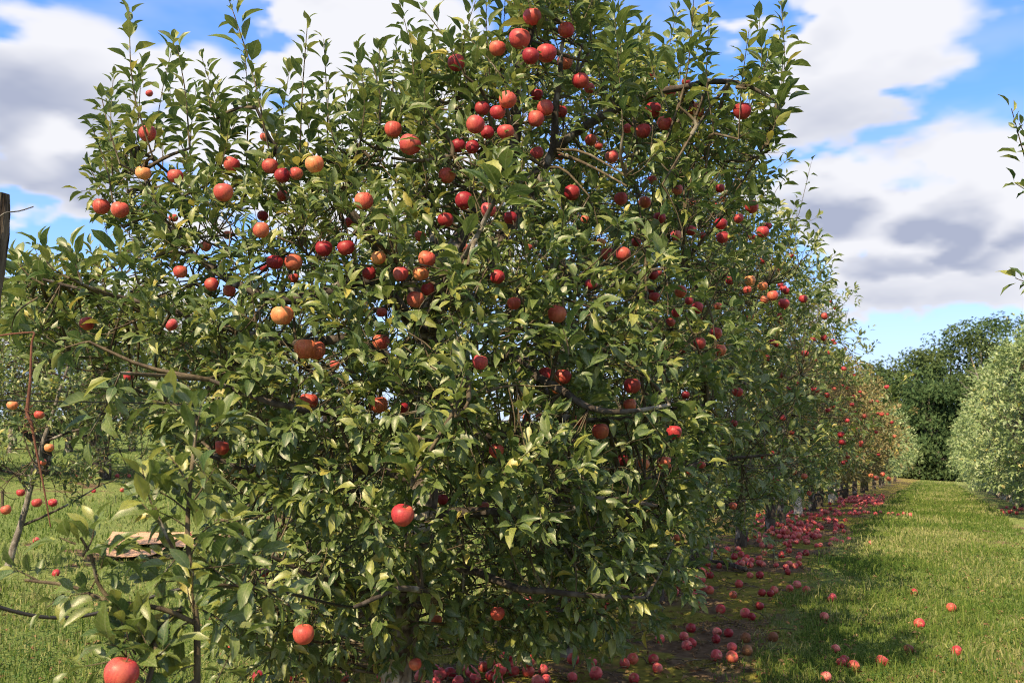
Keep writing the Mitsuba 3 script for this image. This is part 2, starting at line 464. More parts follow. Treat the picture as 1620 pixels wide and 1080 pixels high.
class Tree:
    def __init__(self, key, seed, fine=2):
        self.key, self.rng, self.fine = key, np.random.default_rng(seed), fine
        self.limbs, self.skel, self.twigs = [], [], []
        self.pos, self.ax, self.nm, self.sz = [], [], [], []

    def limb(self, pts, r0, r1, part, mat_key, sides=8, n=14, rough=.22):
        c = spline(pts, n)
        if part:
            q = c * 5.5 + r0 * 900
            wob = np.stack([meshkit.fbm(q, 3, 40), meshkit.fbm(q, 3, 41), meshkit.fbm(q, 3, 42)], -1) - .5
            c = c + wob * (r0 * 1.3) * np.sin(np.pi * np.linspace(.0, 1, n))[:, None] ** .5
            put(numbered(self.key + "__" + part), tube(c, np.linspace(r0, r1, n), sides, rough), mat_key)
        else:
            self.twigs.append(tube(c, np.linspace(r0, r1, n), sides if self.fine == 2 else 3, caps=False))
        self.skel.append(c)
        return c

    def nearest(self, q):
        return self.tree.query(q)

    def index(self):
        self.pts = np.vstack(self.skel)
        self.tree = cKDTree(self.pts)

    def shoot(self, base, tip, n_leaves, size, start=.08, bend=None, twig=True, r=.0035, tuft=1.0):
        """A leafy shoot from base to tip, its leaves set in a spiral."""
        rng = self.rng
        L = np.linalg.norm(tip - base)
        mid = (base + tip) / 2 + rng.normal(0, .05, 3) * L + (bend if bend is not None else 0)
        c = spline([base, mid, tip], 6)
        if twig:
            if self.fine == 2:
                self.twigs.append(tube(c, np.linspace(r, r * .4, 6), 3, caps=False))
            elif self.fine == 1:
                self.twigs.append(tube(c[[0, 2, 5]], np.linspace(r, r * .4, 3), 3, caps=False))
        u = np.linspace(start, 1.0, n_leaves) ** tuft + rng.normal(0, .01, n_leaves)
        u = np.clip(u, 0, 1)
        q = np.stack([np.interp(u * 5, np.arange(6), c[:, k]) for k in range(3)], -1)
        d = unit(np.stack([np.interp(np.clip(u * 5, 0, 5), np.arange(6), np.gradient(c[:, k])) for k in range(3)], -1))
        ref = unit(np.cross(d, [.2, .37, .1]))
        ref2 = np.cross(d, ref)
        ph = rng.uniform(0, 6.28) + np.arange(n_leaves) * 2.4 + rng.normal(0, .3, n_leaves)
        rad = ref * np.cos(ph)[:, None] + ref2 * np.sin(ph)[:, None]
        th = rng.normal(1.0, .22, n_leaves) * (1 - .45 * u ** 4)
        ax = d * np.cos(th)[:, None] + rad * np.sin(th)[:, None]
        ax[:, 2] -= rng.uniform(-.25, .30, n_leaves)
        ax = unit(ax)
        up = d * .5 + np.array([0, 0, .8]) + SUN * .35 + rng.normal(0, .35, (n_leaves, 3))
        nm = up - (up * ax).sum(1)[:, None] * ax
        self.pos.append(q)
        self.ax.append(ax)
        self.nm.append(unit(nm))
        self.sz.append(size * rng.uniform(.55, 1.3, n_leaves) * (1 - .25 * u ** 6))

    def fill(self, bases, dirs, length, n_leaves, size, r=.0035, connect=True):
        """Shoots at these places, each joined to the nearest branch by a twig."""
        rng = self.rng
        _, i = self.tree.query(bases)
        for b, d, k in zip(bases, dirs, i):
            L = length * rng.uniform(.6, 1.35)
            if connect:
                a = self.pts[k]
                gap = np.linalg.norm(b - a)
                if gap > .03:
                    self.twigs.append(tube(spline([a, (a + b) / 2 + rng.normal(0, .06, 3) * gap - np.array([0, 0, .06 * gap]), b], 4), np.linspace(r * 1.7, r, 4), 3, caps=False))
            self.shoot(b, b + d * L, max(3, int(round(n_leaves * rng.uniform(.75, 1.25)))), size, bend=np.array([0, 0, rng.uniform(0, .06)]) * L, r=r, tuft=rng.choice([1.0, .55, .4, .28]))

    def arrays(self):
        pos, ax, nm, sz = (np.concatenate(x) for x in (self.pos, self.ax, self.nm, self.sz))
        n = len(pos)
        return dict(pos=pos, R=frames(ax, nm), size=sz, which=self.rng.integers(0, 840, n), ids=self.rng.integers(0, 4096, n))

    def finish(self, leaves, mat_key="mat_leaf", lod="hi", n_parts=0, twig_mat="mat_twig", label="leaves and small shoots of the crown"):
        var = {"hi": LEAF_HI, "mid": LEAF_MID, "lo": LEAF_LO}[lod]
        which = leaves["which"] % len(var)
        keep = leaves.get("keep", np.ones(len(which), bool))
        pos, R, size, ids = (leaves[k][keep] for k in ("pos", "R", "size", "ids"))
        which = which[keep]
        left = leaf_parts(self.key, mat_key, n_parts, which, pos, R, size, ids)
        v, f, uv = scatter_mesh(var, which[left], pos[left], R[left], size[left], ids[left])
        put(self.key + "__foliage", (v, f), mat_key, True, uv)
        labels[self.key + "__foliage"] = {"kind": "stuff"}
        if self.twigs:
            put(self.key + "__twig", join(self.twigs), twig_mat)
            labels[self.key + "__twig"] = {"kind": "stuff"}
        return len(which)


def poly_dist(poly, q):
    """Signed distance of the points q to the outline (positive inside)."""
    from shapely import Polygon, points, contains, distance
    P = Polygon(poly)
    g = points(q)
    d = distance(P.exterior, g)
    return np.where(contains(P, g), d, -d)


# --- the big tree in front
def main_tree():
    t = Tree("apple_tree", 21)
    COUNT["apple_tree"] = 1
    rng = t.rng
    D = 4.8
    base = np.array([TRUNK0[0], TRUNK0[1], gz(*TRUNK0) - .05])
    trunk = [base, at(628, 1060, D - .05), at(660, 850, D - .1), at(675, 690, D), at(682, 530, D + .05), at(700, 420, D + .05)]
    tc = t.limb(trunk, .078, .050, "trunk", "mat_trunk", 22, 60, .34)
    leader = [at(700, 420, D + .05), at(760, 330, D + .1), at(812, 240, D), at(820, 120, D - .1), at(850, 10, D - .1), at(850, -80, D - .1)]
    t.limb(leader, .046, .007, "branch", "mat_branch", 9, 18)
    ends = [  # start (fraction of trunk), end x, y, depth, radius
        (.97, [(800, 370, D), (870, 250, D - .2), (882, 140, D - .3), (895, 40, D - .3)], .036),
        (.92, [(760, 440, D - .1), (860, 260, D + .1), (960, 180, D - .1), (1060, 140, D - .3), (1160, 130, D - .5), (1230, 160, D - .5)], .034),
        (.85, [(610, 400, D), (520, 300, D - .1), (440, 240, D - .1), (405, 170, D - .2)], .034),
        (.78, [(590, 450, D - .4), (500, 470, D - .6), (420, 470, D - .7), (330, 420, D - .6), (250, 340, D - .4), (215, 230, D - .3)], .034),
        (.72, [(560, 540, D - .2), (440, 540, D - .2), (300, 500, D - .3), (180, 470, D - .3), (60, 440, D - .4)], .028),
        (.66, [(600, 600, D - .5), (540, 650, D - .9), (440, 640, D - 1.1), (330, 600, D - 1.1)], .028),
        (.70, [(800, 560, D - .3), (860, 600, D - .8), (950, 650, D - 1.0), (1060, 640, D - .9)], .030),
        (.60, [(760, 690, D + .1), (860, 680, D), (980, 660, D - .2), (1120, 640, D - .3)], .028),
        (.88, [(760, 470, D + .3), (860, 450, D + .5), (960, 440, D + .3), (1080, 420, D + .2)], .03),
        (.52, [(560, 740, D - .2), (450, 760, D - .5), (330, 720, D - .7)], .025),
        (.45, [(780, 810, D - .2), (860, 830, D - .5), (940, 790, D - .8), (1040, 800, D - .8)], .028),
        (.36, [(740, 900, D - .5), (830, 930, D - .8), (930, 940, D - .9), (1020, 945, D - .8)], .022),
        (.33, [(600, 930, D - .4), (520, 920, D - .8), (430, 880, D - 1.0)], .022),
        (.30, [(690, 950, D - .6), (640, 930, D - 1.1), (560, 960, D - 1.3)], .02),
        (.8, [(690, 470, D - .6), (740, 400, D - 1.0), (790, 300, D - 1.25)], .026),
        (.62, [(690, 650, D - .6), (730, 640, D - 1.1), (740, 600, D - 1.3)], .022),
        (.75, [(640, 500, D + .6), (560, 420, D + 1.0), (450, 400, D + 1.1)], .028),
        (.7, [(740, 540, D + .6), (850, 520, D + 1.0), (960, 540, D + 1.0)], .028),
        (.9, [(680, 350, D + .5), (640, 230, D + .6), (620, 140, D + .4)], .028),
    ]
    for u, path, r in ends:
        a = tc[int(u * (len(tc) - 1))]
        t.limb([a] + [at(*q) for q in path], r, .007, "branch", "mat_branch", 8, 18)
    for c_ in t.skel[1:]:                    # leafy spurs all along the limbs
        for k_ in range(6, len(c_), 2):
            t.shoot(c_[k_], c_[k_] + unit(rng.normal(0, 1, 3) + [0, 0, .5]) * rng.uniform(.05, .11), 6, .08, r=.004, tuft=.4)
    t.index()
    # crown: an outline round the trunk's plane, swelling towards the camera and away from it
    out = np.array([(165, 250), (155, 310), (200, 385), (140, 430), (40, 440), (20, 500), (80, 580), (200, 610), (300, 720), (345, 800), (335, 890), (350, 960), (380, 1010), (450, 1060), (560, 1030), (690, 1010), (800, 1010),
                    (920, 995), (1025, 945), (1070, 900), (1090, 780), (1130, 640), (1150, 480), (1160, 360), (1185, 270), (1195, 210), (1150, 185), (1075, 180), (1000, 175), (950, 90), (930, -30), (815, -30), (770, 110),
                    (690, 140), (640, 190), (570, 215), (480, 285), (400, 305), (300, 275), (230, 235)], float)

    def sample(n, deep, shell):
        got = []
        while sum(map(len, got)) < n:
            q = np.stack([rng.uniform(0, 1260, 4000), rng.uniform(-50, 1190, 4000)], -1)
            d = poly_dist(out, q)
            q, d = q[d > 4], d[d > 4]
            w = deep * np.sqrt(np.clip(1 - (1 - np.clip(d / 330, 0, 1)) ** 2, 0, 1))
            low = np.interp(q[:, 1], [-50, 150, 700, 1190], [.55, .8, 1.0, .75])
            z = rng.uniform(-1, 1, len(q))
            if shell:
                z = np.sign(z) * np.abs(z) ** .55
                z = np.where(rng.random(len(q)) < .08, -np.abs(z), z)
            dep = D + .05 + z * w * low
            pr = meshkit.fbm(np.stack([q[:, 0] / 110, q[:, 1] / 110, dep * 3], -1), 3, 2)
            ok = pr > rng.uniform(.38, .52, len(q))
            got.append(np.array([at(x, y, k) for (x, y), k in zip(q[ok], dep[ok])]))
        return np.vstack(got)[:n]

    for b in sample(460, 1.2, False):
        a = t.pts[t.tree.query(b)[1]]
        gap = np.linalg.norm(b - a)
        if gap > .08:
            t.limb([a, (a + b) / 2 + rng.normal(0, .07, 3) * gap, b], .009, .004, None, None, 5, 6)
    t.index()
    B = sample(2600, 1.35, True)
    centre = np.array([TRUNK0[0], TRUNK0[1], 1.9])
    outw = unit((B - centre) * [1, 1, .55])
    dirs = unit(outw * .75 + np.array([0, 0, .62]) * np.clip((B[:, 2:] - .6) / 1.6, -.1, 1.0) + rng.normal(0, .42, B.shape))
    t.fill(B, dirs, .19, 11, .081, r=.0026)
    # the upright whips that stand out of the crown against the sky, and the shoots at its edge
    whips = [((242, 250), (204, 12), 4.3, 19, .098), ((300, 235), (280, 72), 4.5, 15, .078), ((425, 235), (352, -30), 4.25, 21, .10), ((474, 250), (487, 30), 4.6, 20, .075), ((518, 255), (512, 62), 4.7, 18, .072),
             ((600, 200), (588, 96), 4.5, 10, .085), ((625, 190), (624, 92), 5.2, 12, .06), ((735, 120), (668, 12), 4.3, 15, .085), ((800, 130), (742, 60), 4.4, 12, .075), ((850, 60), (830, -30), 4.4, 12, .085),
             ((905, 70), (945, -20), 4.5, 14, .085), ((1075, 170), (1098, -10), 4.2, 19, .09), ((1060, 180), (1030, 95), 4.3, 10, .08), ((1215, 230), (1238, 92), 4.2, 13, .10), ((1180, 140), (1215, 96), 4.2, 7, .09),
             ((1195, 330), (1243, 150), 4.3, 14, .085), ((190, 260), (160, 150), 4.4, 12, .075), ((180, 330), (145, 200), 4.4, 14, .07), ((195, 360), (142, 265), 4.5, 11, .07), ((230, 420), (192, 392), 4.2, 6, .08),
             ((110, 440), (62, 388), 3.9, 9, .09), ((70, 450), (28, 415), 3.9, 8, .09), ((130, 450), (110, 395), 3.9, 8, .09), ((195, 440), (190, 395), 3.7, 7, .09), ((220, 450), (215, 410), 3.7, 7, .085),
             ((60, 470), (18, 520), 3.8, 8, .085), ((140, 540), (75, 560), 3.7, 9, .09), ((190, 590), (140, 690), 3.4, 9, .095), ((250, 330), (215, 270), 4.3, 9, .07), ((340, 190), (330, 150), 4.6, 8, .07), ((560, 220), (545, 150), 4.7, 10, .07),
             ((1000, 170), (985, 130), 4.4, 8, .07), ((870, 20), (880, -50), 4.5, 10, .085), ((780, 330), (800, 265), 3.5, 14, .10), ((740, 420), (730, 370), 3.5, 12, .09), ((620, 250), (640, 165), 4.0, 12, .085), ((720, 660), (735, 590), 3.4, 13, .10),
             ((650, 770), (660, 720), 3.4, 12, .10), ((900, 560), (890, 520), 3.6, 11, .09), ((560, 370), (590, 330), 3.8, 11, .085), ((430, 270), (440, 190), 4.3, 13, .07), ((690, 200), (660, 150), 4.2, 12, .08)]
    for (a, b, d, n, s) in whips:
        A, B2 = at(*a, d), at(*b, d)
        q = t.pts[t.tree.query(A)[1]]
        t.limb([q, (q + A) / 2 + rng.normal(0, .02, 3), A], .011, .006, None, None, 5, 6)
        t.shoot(A, B2, int(n * 1.55), s * 1.2, start=.02, r=.005)
    tops = np.array([(165, 250), (225, 205), (300, 235), (400, 250), (480, 245), (570, 190), (640, 175), (690, 130), (770, 110), (820, 20), (930, 20), (955, 100), (1000, 175), (1075, 160), (1170, 165), (1235, 190)])
    for k in range(64):
        x = rng.uniform(160, 1240)
        y = np.interp(x, tops[:, 0], tops[:, 1]) + rng.uniform(10, 60)
        d = D + rng.uniform(-.7, .7)
        hgt = rng.uniform(70, 195) * 4.8 / d
        A, B2 = at(x, y, d), at(x + rng.normal(0, 16), y - hgt, d + rng.normal(0, .05))
        q = t.pts[t.tree.query(A)[1]]
        t.limb([q, (q + A) / 2 + rng.normal(0, .02, 3), A], .009, .005, None, None, 5, 5)
        t.shoot(A, B2, int(hgt / 5), rng.uniform(.085, .12), start=.02, r=.004)
    tag("apple_tree", "large leafy apple tree laden with red apples filling the middle of the picture", "apple tree")
    return t


MAIN = main_tree()
ALL_LEAVES["main"] = MAIN.arrays()


def crown_points(rng, n, c, rad, z0, z1, shell=.5, seed=0):
    """Points in a rounded, lumpy crown: an upright barrel about c, fuller towards its surface."""
    got = []
    while sum(map(len, got)) < n:
        a = rng.uniform(0, 2 * np.pi, 4000)
        u = rng.uniform(0, 1, 4000)
        r = rng.uniform(0, 1, 4000) ** shell
        prof = np.sqrt(np.clip(1 - (2 * (u ** .85) - 1) ** 2 * .94, 0, 1)) ** .8
        q = np.stack([np.cos(a), np.sin(a), u * 3], -1)
        rr = rad * prof * r * (.42 + 1.15 * meshkit.fbm(q * 2.1, 3, seed))
        p = np.stack([c[0] + np.cos(a) * rr, c[1] + np.sin(a) * rr, z0 + u * (z1 - z0)], -1)
        ok = meshkit.fbm(p * 2.2, 3, seed + 9) > rng.uniform(.40, .54, len(p))
        got.append(p[ok])
    return np.vstack(got)[:n]


def orchard_tree(name, label, xy, seed, rad=1.45, top=3.75, low=.45, n_shoots=700, per=9, size=.082, length=.22, lod="hi", n_parts=0, mat_key="mat_leaf", trunk_r=.07, trunk_mat="mat_trunk",
                 group=None, lean=(0, 0), n_limbs=7, n_whips=12, trunk_top=None, connect=True):
    key = numbered(name)
    t = Tree(key, seed, {"hi": 2, "mid": 1, "lo": 0}[lod])
    rng = t.rng
    g = float(gz(xy[0], xy[1]))
    b = np.array([xy[0], xy[1], g - .06])
    th = trunk_top or (top * .8)
    line = [b + np.array([lean[0] * u, lean[1] * u, th * u]) + rng.normal(0, .025, 3) * [1, 1, 0] * (u > 0) for u in np.linspace(0, 1, 5)]
    tc = t.limb(line, trunk_r, trunk_r * .3, "trunk", trunk_mat, 10, 14, .15)
    for k in range(n_limbs):
        a, u = k * 2.4 + rng.uniform(-.4, .4), rng.uniform(.22, .9)
        s = tc[int(u * 13)]
        L = rad * rng.uniform(.55, .85) * (1.05 - .5 * abs(u - .5))
        e = s + np.array([math.cos(a) * L, math.sin(a) * L, rng.uniform(.15, .8) * L])
        t.limb([s, (s + e) / 2 + rng.normal(0, .06, 3), e], trunk_r * .4, .007, "branch", "mat_branch", 7, 10)
    t.index()
    c = (xy[0] + lean[0] * .7, xy[1] + lean[1] * .7)
    for b_ in crown_points(rng, n_shoots // 9 if connect else 8, c, rad * .9, g + low, g + top * .95, .7, seed):
        a_ = t.pts[t.tree.query(b_)[1]]
        t.limb([a_, (a_ + b_) / 2 + rng.normal(0, .03, 3), b_], .007, .003, None, None, 4, 5)
    t.index()
    B = crown_points(rng, n_shoots, c, rad, g + low, g + top, .5, seed)
    outw = unit((B - np.array([c[0], c[1], g + top * .45])) * [1, 1, .6])
    dirs = unit(outw * .7 + np.array([0, 0, .55]) + rng.normal(0, .42, B.shape))
    t.fill(B, dirs, length, per, size, r=.0028, connect=connect)
    for k in range(n_whips):
        a, rr = rng.uniform(0, 6.28), rad * rng.uniform(.1, .85)
        A = np.array([c[0] + math.cos(a) * rr, c[1] + math.sin(a) * rr, g + top * (1 - .25 * (rr / rad) ** 2) - .25])
        E = A + np.array([rng.normal(0, .1), rng.normal(0, .1), rng.uniform(.35, .75) * (1.5 if mat_key == "mat_leaf_pale" else 1.0)])
        q = t.pts[t.tree.query(A)[1]]
        t.limb([q, (q + A) / 2, A], .009, .005, None, None, 4, 4)
        t.shoot(A, E, int(14 * length / .22), size * .9, r=.005)
    tag(key, label, "apple tree", group)
    return t, dict(lod=lod, n_parts=n_parts, mat_key=mat_key)


TREES = []


def tree(*a, **k):
    TREES.append(orchard_tree(*a, **k))
    t = TREES[-1][0]
    ALL_LEAVES[t.key] = t.arrays()
    return t


NTHS = "one two three four five six seven eight nine ten eleven twelve thirteen fourteen fifteen sixteen seventeen eighteen nineteen twenty twenty-one".split()
# the row that recedes behind the big tree
ROW_S = [2.25, 4.5, 6.6, 8.9, 11.2, 13.1, 14.8, 16.9, 19.0, 21.3, 23.7, 26.2, 29.0, 32.0, 35.5, 39.5, 44, 49, 55, 61]
ROW_LABEL = {0: "second apple tree of the row, dense and shaded close behind the big one", 1: "third apple tree of the row, red apples among its dark leaves on the right",
             2: "fourth apple tree of the row, with thin upright shoots against the right sky", 3: "fifth apple tree of the row, rising in a pointed spray beside the sky",
             4: "sixth apple tree of the row, its dark trunk standing among fallen apples"}
for i, s in enumerate(ROW_S):
    xy = row_pt(s, .05 * math.sin(i * 2.1))
    j = np.random.default_rng(100 + i)
    lab = ROW_LABEL.get(i, f"apple tree number {NTHS[i + 1]} of the receding row, counted from the big one")
    grp = "apple trees of the receding row"
    far = s > 10
    tree("apple_tree", lab, xy, 200 + i, rad=(1.62 if s < 6 else 1.4) * j.uniform(.82, 1.06), top=j.uniform(3.7, 4.2) if s < 14 else j.uniform(2.8, 3.5), low=.6, n_shoots=[1100, 950, 900, 800, 750][i] if i < 5 else (620 if s < 22 else 380),
         per=10 if i < 4 else 8, size=.10 if s < 20 else .15, length=.22 if s < 20 else .3, lod="mid" if i < 4 else "lo", n_parts=[150, 150, 90][i] if i < 3 else 0,
         mat_key="mat_leaf" if i < 6 or i == 8 else "mat_leaf_rust" if i < 14 else "mat_leaf_pale", trunk_r=.085, group=grp, trunk_mat="mat_whitewash" if i in (6, 9) else "mat_branch", n_limbs=7 if s < 22 else 4, n_whips=16 if s < 22 else 8, connect=s < 22)
# the row on the right of the alley
for i, s in enumerate([.4, 16.5, 18.6, 20.8, 23.0, 25.3, 27.7, 30.2, 33, 36, 39.5, 43.5, 48, 53, 59]):
    xy = row_pt(s, 4.3)
    j = np.random.default_rng(300 + i)
    tree("apple_tree", "apple tree mostly outside the picture, its leafy shoots entering at the right edge" if i == 0 else "pale leafy apple tree at the right edge, nearest in view of the far row" if i == 2 else f"pale silvery apple tree, number {NTHS[i]} from the front in the right row",
         xy, 320 + i, rad=(1.05 if i == 0 else 1.0) * j.uniform(.9, 1.1), top=j.uniform(3.6, 4.1) if i == 0 else j.uniform(3.1, 3.6), low=.4, n_shoots=420 if i == 0 else 650 if i < 5 else 330, per=9, size=.12 if i < 5 else .16, length=.22 if i < 5 else .3, lod="mid" if i == 0 else "lo",
         mat_key="mat_leaf" if i == 0 else "mat_leaf_pale", trunk_r=.075, trunk_mat="mat_trunk", group=None if i == 0 else "pale apple trees in the right row", n_limbs=6 if i < 5 else 4, n_whips=16 if i == 0 else 34, connect=i < 5)
    if i == 0:
        t = TREES[-1][0]
        for a, b in [((1665, 330), (1600, 172)), ((1680, 300), (1612, 195)), ((1690, 360), (1606, 290)), ((1680, 470), (1606, 440))]:
            A, E = at(*a, 4.9), at(*b, 4.9)
            q = t.pts[t.tree.query(A)[1]]
            t.limb([q, (q + A) / 2, A], .012, .006, None, None, 5, 6)
            t.shoot(A, E, 15, .10, r=.006)
        ALL_LEAVES[t.key] = t.arrays()
# left background rows
g1 = ground_at(160, 757)
for i, (px, py, lab) in enumerate([(160, 757, "old apple tree with a thick dark trunk on the grass in the left background"), (66, 752, "old apple tree behind the leaning sapling in the left background"),
                                   (-60, 752, None), (285, 750, None), (400, 752, None), (520, 752, None)]):
    g = ground_at(px, py)
    tree("old_apple_tree", lab or f"old apple tree mostly hidden behind the big tree, left background row, {NTHS[i]}", g[:2], 400 + i, rad=2.15, top=3.4, low=.85, n_shoots=820 if i < 2 else 520, per=8, size=.12, length=.26, lod="mid" if i < 1 else "lo", trunk_r=.19, trunk_mat="mat_branch",
         group=None if lab else "old apple trees of the left background row", n_limbs=7, n_whips=9, mat_key="mat_leaf_pale" if i in (1, 2) else "mat_leaf")
for i, (px, d) in enumerate([(20, 27), (110, 28), (210, 29), (330, 30), (450, 31)]):
    q = at(px, 690, d)
    tree("old_apple_tree", f"apple tree of the farthest left row, {NTHS[i]} from the left", q[:2], 430 + i, rad=2.2, top=3.3, low=.5, n_shoots=420, per=8, size=.16, length=.32, lod="lo", trunk_r=.12, group="apple trees of the farthest left row", n_limbs=4, n_whips=8, connect=False, mat_key="mat_leaf_pale")
# leaning tree at the left edge
g = ground_at(6, 905)
tree("leaning_apple_tree", "small apple tree with a leaning grey trunk at the left edge of the picture", g[:2], 450, rad=.95, top=2.6, low=.7, n_shoots=330, per=9, size=.085, length=.2, lod="hi", trunk_r=.036, trunk_mat="mat_greybark", lean=(.55, 0), n_limbs=5, n_whips=5, n_parts=60)

# --- the young tree at the lower left, close to the camera
YK = "young_apple_tree"
Y = Tree(YK, 31)
yb = at(312, 1080, 2.45)
Y.limb([np.array([yb[0] + .02, yb[1], gz(yb[0], yb[1]) - .05]), yb, at(308, 960, 2.45), at(297, 840, 2.5), at(304, 740, 2.55), at(312, 650, 2.6)], .010, .004, "trunk", "mat_twig", 10, 24, .12)
Y.limb([at(309, 985, 2.45), at(250, 960, 2.4), at(170, 950, 2.4), at(110, 925, 2.45), at(40, 917, 2.5)], .007, .0035, "branch", "mat_twig", 7, 14)
Y.limb([at(175, 950, 2.4), at(155, 920, 2.4), at(145, 880, 2.38), at(128, 850, 2.35)], .006, .003, "branch", "mat_twig", 6, 10)
Y.limb([at(232, 1085, 2.3), at(245, 1040, 2.35), at(250, 1000, 2.4), at(290, 960, 2.45)][::-1], .007, .006, "branch", "mat_twig", 6, 10)
Y.limb([at(312, 1075, 2.45), at(270, 1100, 2.4), at(225, 1078, 2.38), at(200, 1040, 2.35)], .008, .005, "branch", "mat_twig", 6, 10)
Y.limb([at(300, 900, 2.47), at(270, 860, 2.45), at(245, 800, 2.45)], .006, .003, "branch", "mat_twig", 6, 8)
Y.limb([at(302, 930, 2.47), at(345, 925, 2.5), at(420, 930, 2.6)], .006, .003, "branch", "mat_twig", 6, 8)
Y.index()
for a, b, d, n, s in [((305, 745), (318, 640), 2.55, 13, .088), ((300, 800), (340, 740), 2.5, 9, .088), ((298, 810), (235, 770), 2.5, 10, .09), ((300, 860), (370, 820), 2.5, 9, .09), ((250, 820), (225, 740), 2.45, 9, .085),
                      ((305, 900), (380, 890), 2.5, 9, .09), ((300, 880), (230, 880), 2.5, 8, .085), ((130, 880), (150, 825), 2.36, 8, .085), ((120, 860), (95, 850), 2.36, 4, .085), ((150, 905), (190, 880), 2.4, 6, .085),
                      ((60, 918), (25, 900), 2.5, 6, .075), ((110, 930), (75, 960), 2.45, 3, .075), ((215, 1035), (200, 990), 2.35, 8, .09), ((245, 1005), (205, 985), 2.38, 6, .09), ((310, 980), (250, 1000), 2.44, 8, .085), ((310, 960), (370, 1000), 2.5, 9, .085),
                      ((420, 930), (470, 960), 2.6, 9, .085), ((300, 770), (265, 715), 2.53, 9, .085), ((345, 925), (330, 870), 2.55, 7, .085), ((312, 700), (360, 660), 2.6, 9, .085), ((380, 925), (410, 870), 2.6, 8, .085), ((225, 1060), (250, 1030), 2.36, 5, .085)]:
    Y.shoot(at(*a, d), at(*b, d), n + 2, s * .98, r=.0032)
yr = np.random.default_rng(5)
for q_ in Y.pts[yr.choice(len(Y.pts), 46)]:
    s_ = project(q_)
    if q_[2] > .85 and (s_[0] > 250 or s_[1] > 930):
        Y.shoot(q_, q_ + yr.normal(0, .07, 3) + [0, 0, .05], 6, .085, r=.0025)
tag(YK, "slender young apple tree with a thin upright stem at the lower left front", "young tree")
ALL_LEAVES[YK] = Y.arrays()

# ------------------------------------------------------------------ apples
def apple_mesh(rng, n=22, m=15):
    el, lop, ph = rng.uniform(.84, 1.03), rng.uniform(.01, .09), rng.uniform(0, 6.28)
    f = np.linspace(0, np.pi, m + 1)
    a = np.linspace(0, 2 * np.pi, n + 1)
    A, F = np.meshgrid(a, f, indexing="ij")
    lobes = 1 + .03 * np.cos(5 * A + ph) * (.3 + .7 * (F / np.pi)) + lop * np.cos(A + ph)
    rho = np.sin(F) * (1 + .11 * np.cos(F)) * lobes
    z = el * (np.cos(F) - .30 * np.exp(-(F / .32) ** 2) + .17 * np.exp(-((np.pi - F) / .36) ** 2))
    v = np.stack([rho * np.cos(A), rho * np.sin(A), z], -1).reshape(-1, 3)
    i, j = np.meshgrid(np.arange(n), np.arange(m), indexing="ij")
    k = i * (m + 1) + j
    q = np.stack([k, k + 1, k + m + 2, k + m + 1], -1).reshape(-1, 4)
    uv = np.stack([A / (2 * np.pi), F / np.pi], -1).reshape(-1, 2)
    v2 = np.round(v, 6)
    nrm = unit(v * [1, 1, 1.15])
    return v, q, uv


def apple_ply(v, q, uv, m):
    return mikit.ply((v, q), m, True, uv=uv)


_ra = np.random.default_rng(9)
_shapes = [apple_mesh(_ra) for _ in range(4)]
_small = [apple_mesh(_ra, 12, 7) for _ in range(2)]
_mid = [apple_mesh(_ra, 16, 10) for _ in range(4)]
APPLE_PLY = {(c, k): apple_ply(*_shapes[k], "mat_apple_" + c) for c in APPLES for k in range(4)}
APPLE_MID = {(c, k): apple_ply(*_mid[k], "mat_apple_" + c) for c in APPLES for k in range(4)}
ROT_PLY = apple_ply(*_shapes[0], "mat_rotten")
STEM_PLY = mikit.ply(tube(spline([[0, 0, .55], [.03, 0, .9], [.12, .04, 1.25]], 6), np.linspace(.045, .06, 6), 6), "mat_stem", True)
CALYX = []
for k in range(5):
    a = k * 2 * math.pi / 5
    ca, sa = math.cos(a), math.sin(a)
    b = np.array([[.05 * ca - .05 * sa, .05 * sa + .05 * ca, -.68], [.05 * ca + .05 * sa, .05 * sa - .05 * ca, -.68], [.17 * ca, .17 * sa, -.80]])
    CALYX.append((np.vstack([b, b + [0, 0, .012]]), np.array([[0, 1, 2], [3, 5, 4]])))
CALYX_PLY = mikit.ply(join(CALYX), "mat_stem", False)
apple_rng = np.random.default_rng(77)


def rot_matrix(rng, tilt):
    a = rng.uniform(0, 2 * np.pi)
    ax = unit(np.array([math.cos(a), math.sin(a), 0]))
    th = tilt
    K = np.array([[0, -ax[2], ax[1]], [ax[2], 0, -ax[0]], [-ax[1], ax[0], 0]])
    R = np.eye(3) + math.sin(th) * K + (1 - math.cos(th)) * K @ K
    s = rng.uniform(0, 2 * np.pi)
    return R @ np.array([[math.cos(s), -math.sin(s), 0], [math.sin(s), math.cos(s), 0], [0, 0, 1]])


WORD = {"red": "red", "dark": "dark red", "orange": "orange red", "peach": "yellowish orange", "pink": "pinkish red"}
NTH = "first second third fourth fifth sixth seventh eighth ninth tenth eleventh twelfth thirteenth fourteenth fifteenth sixteenth seventeenth eighteenth nineteenth twentieth twenty-first".split()
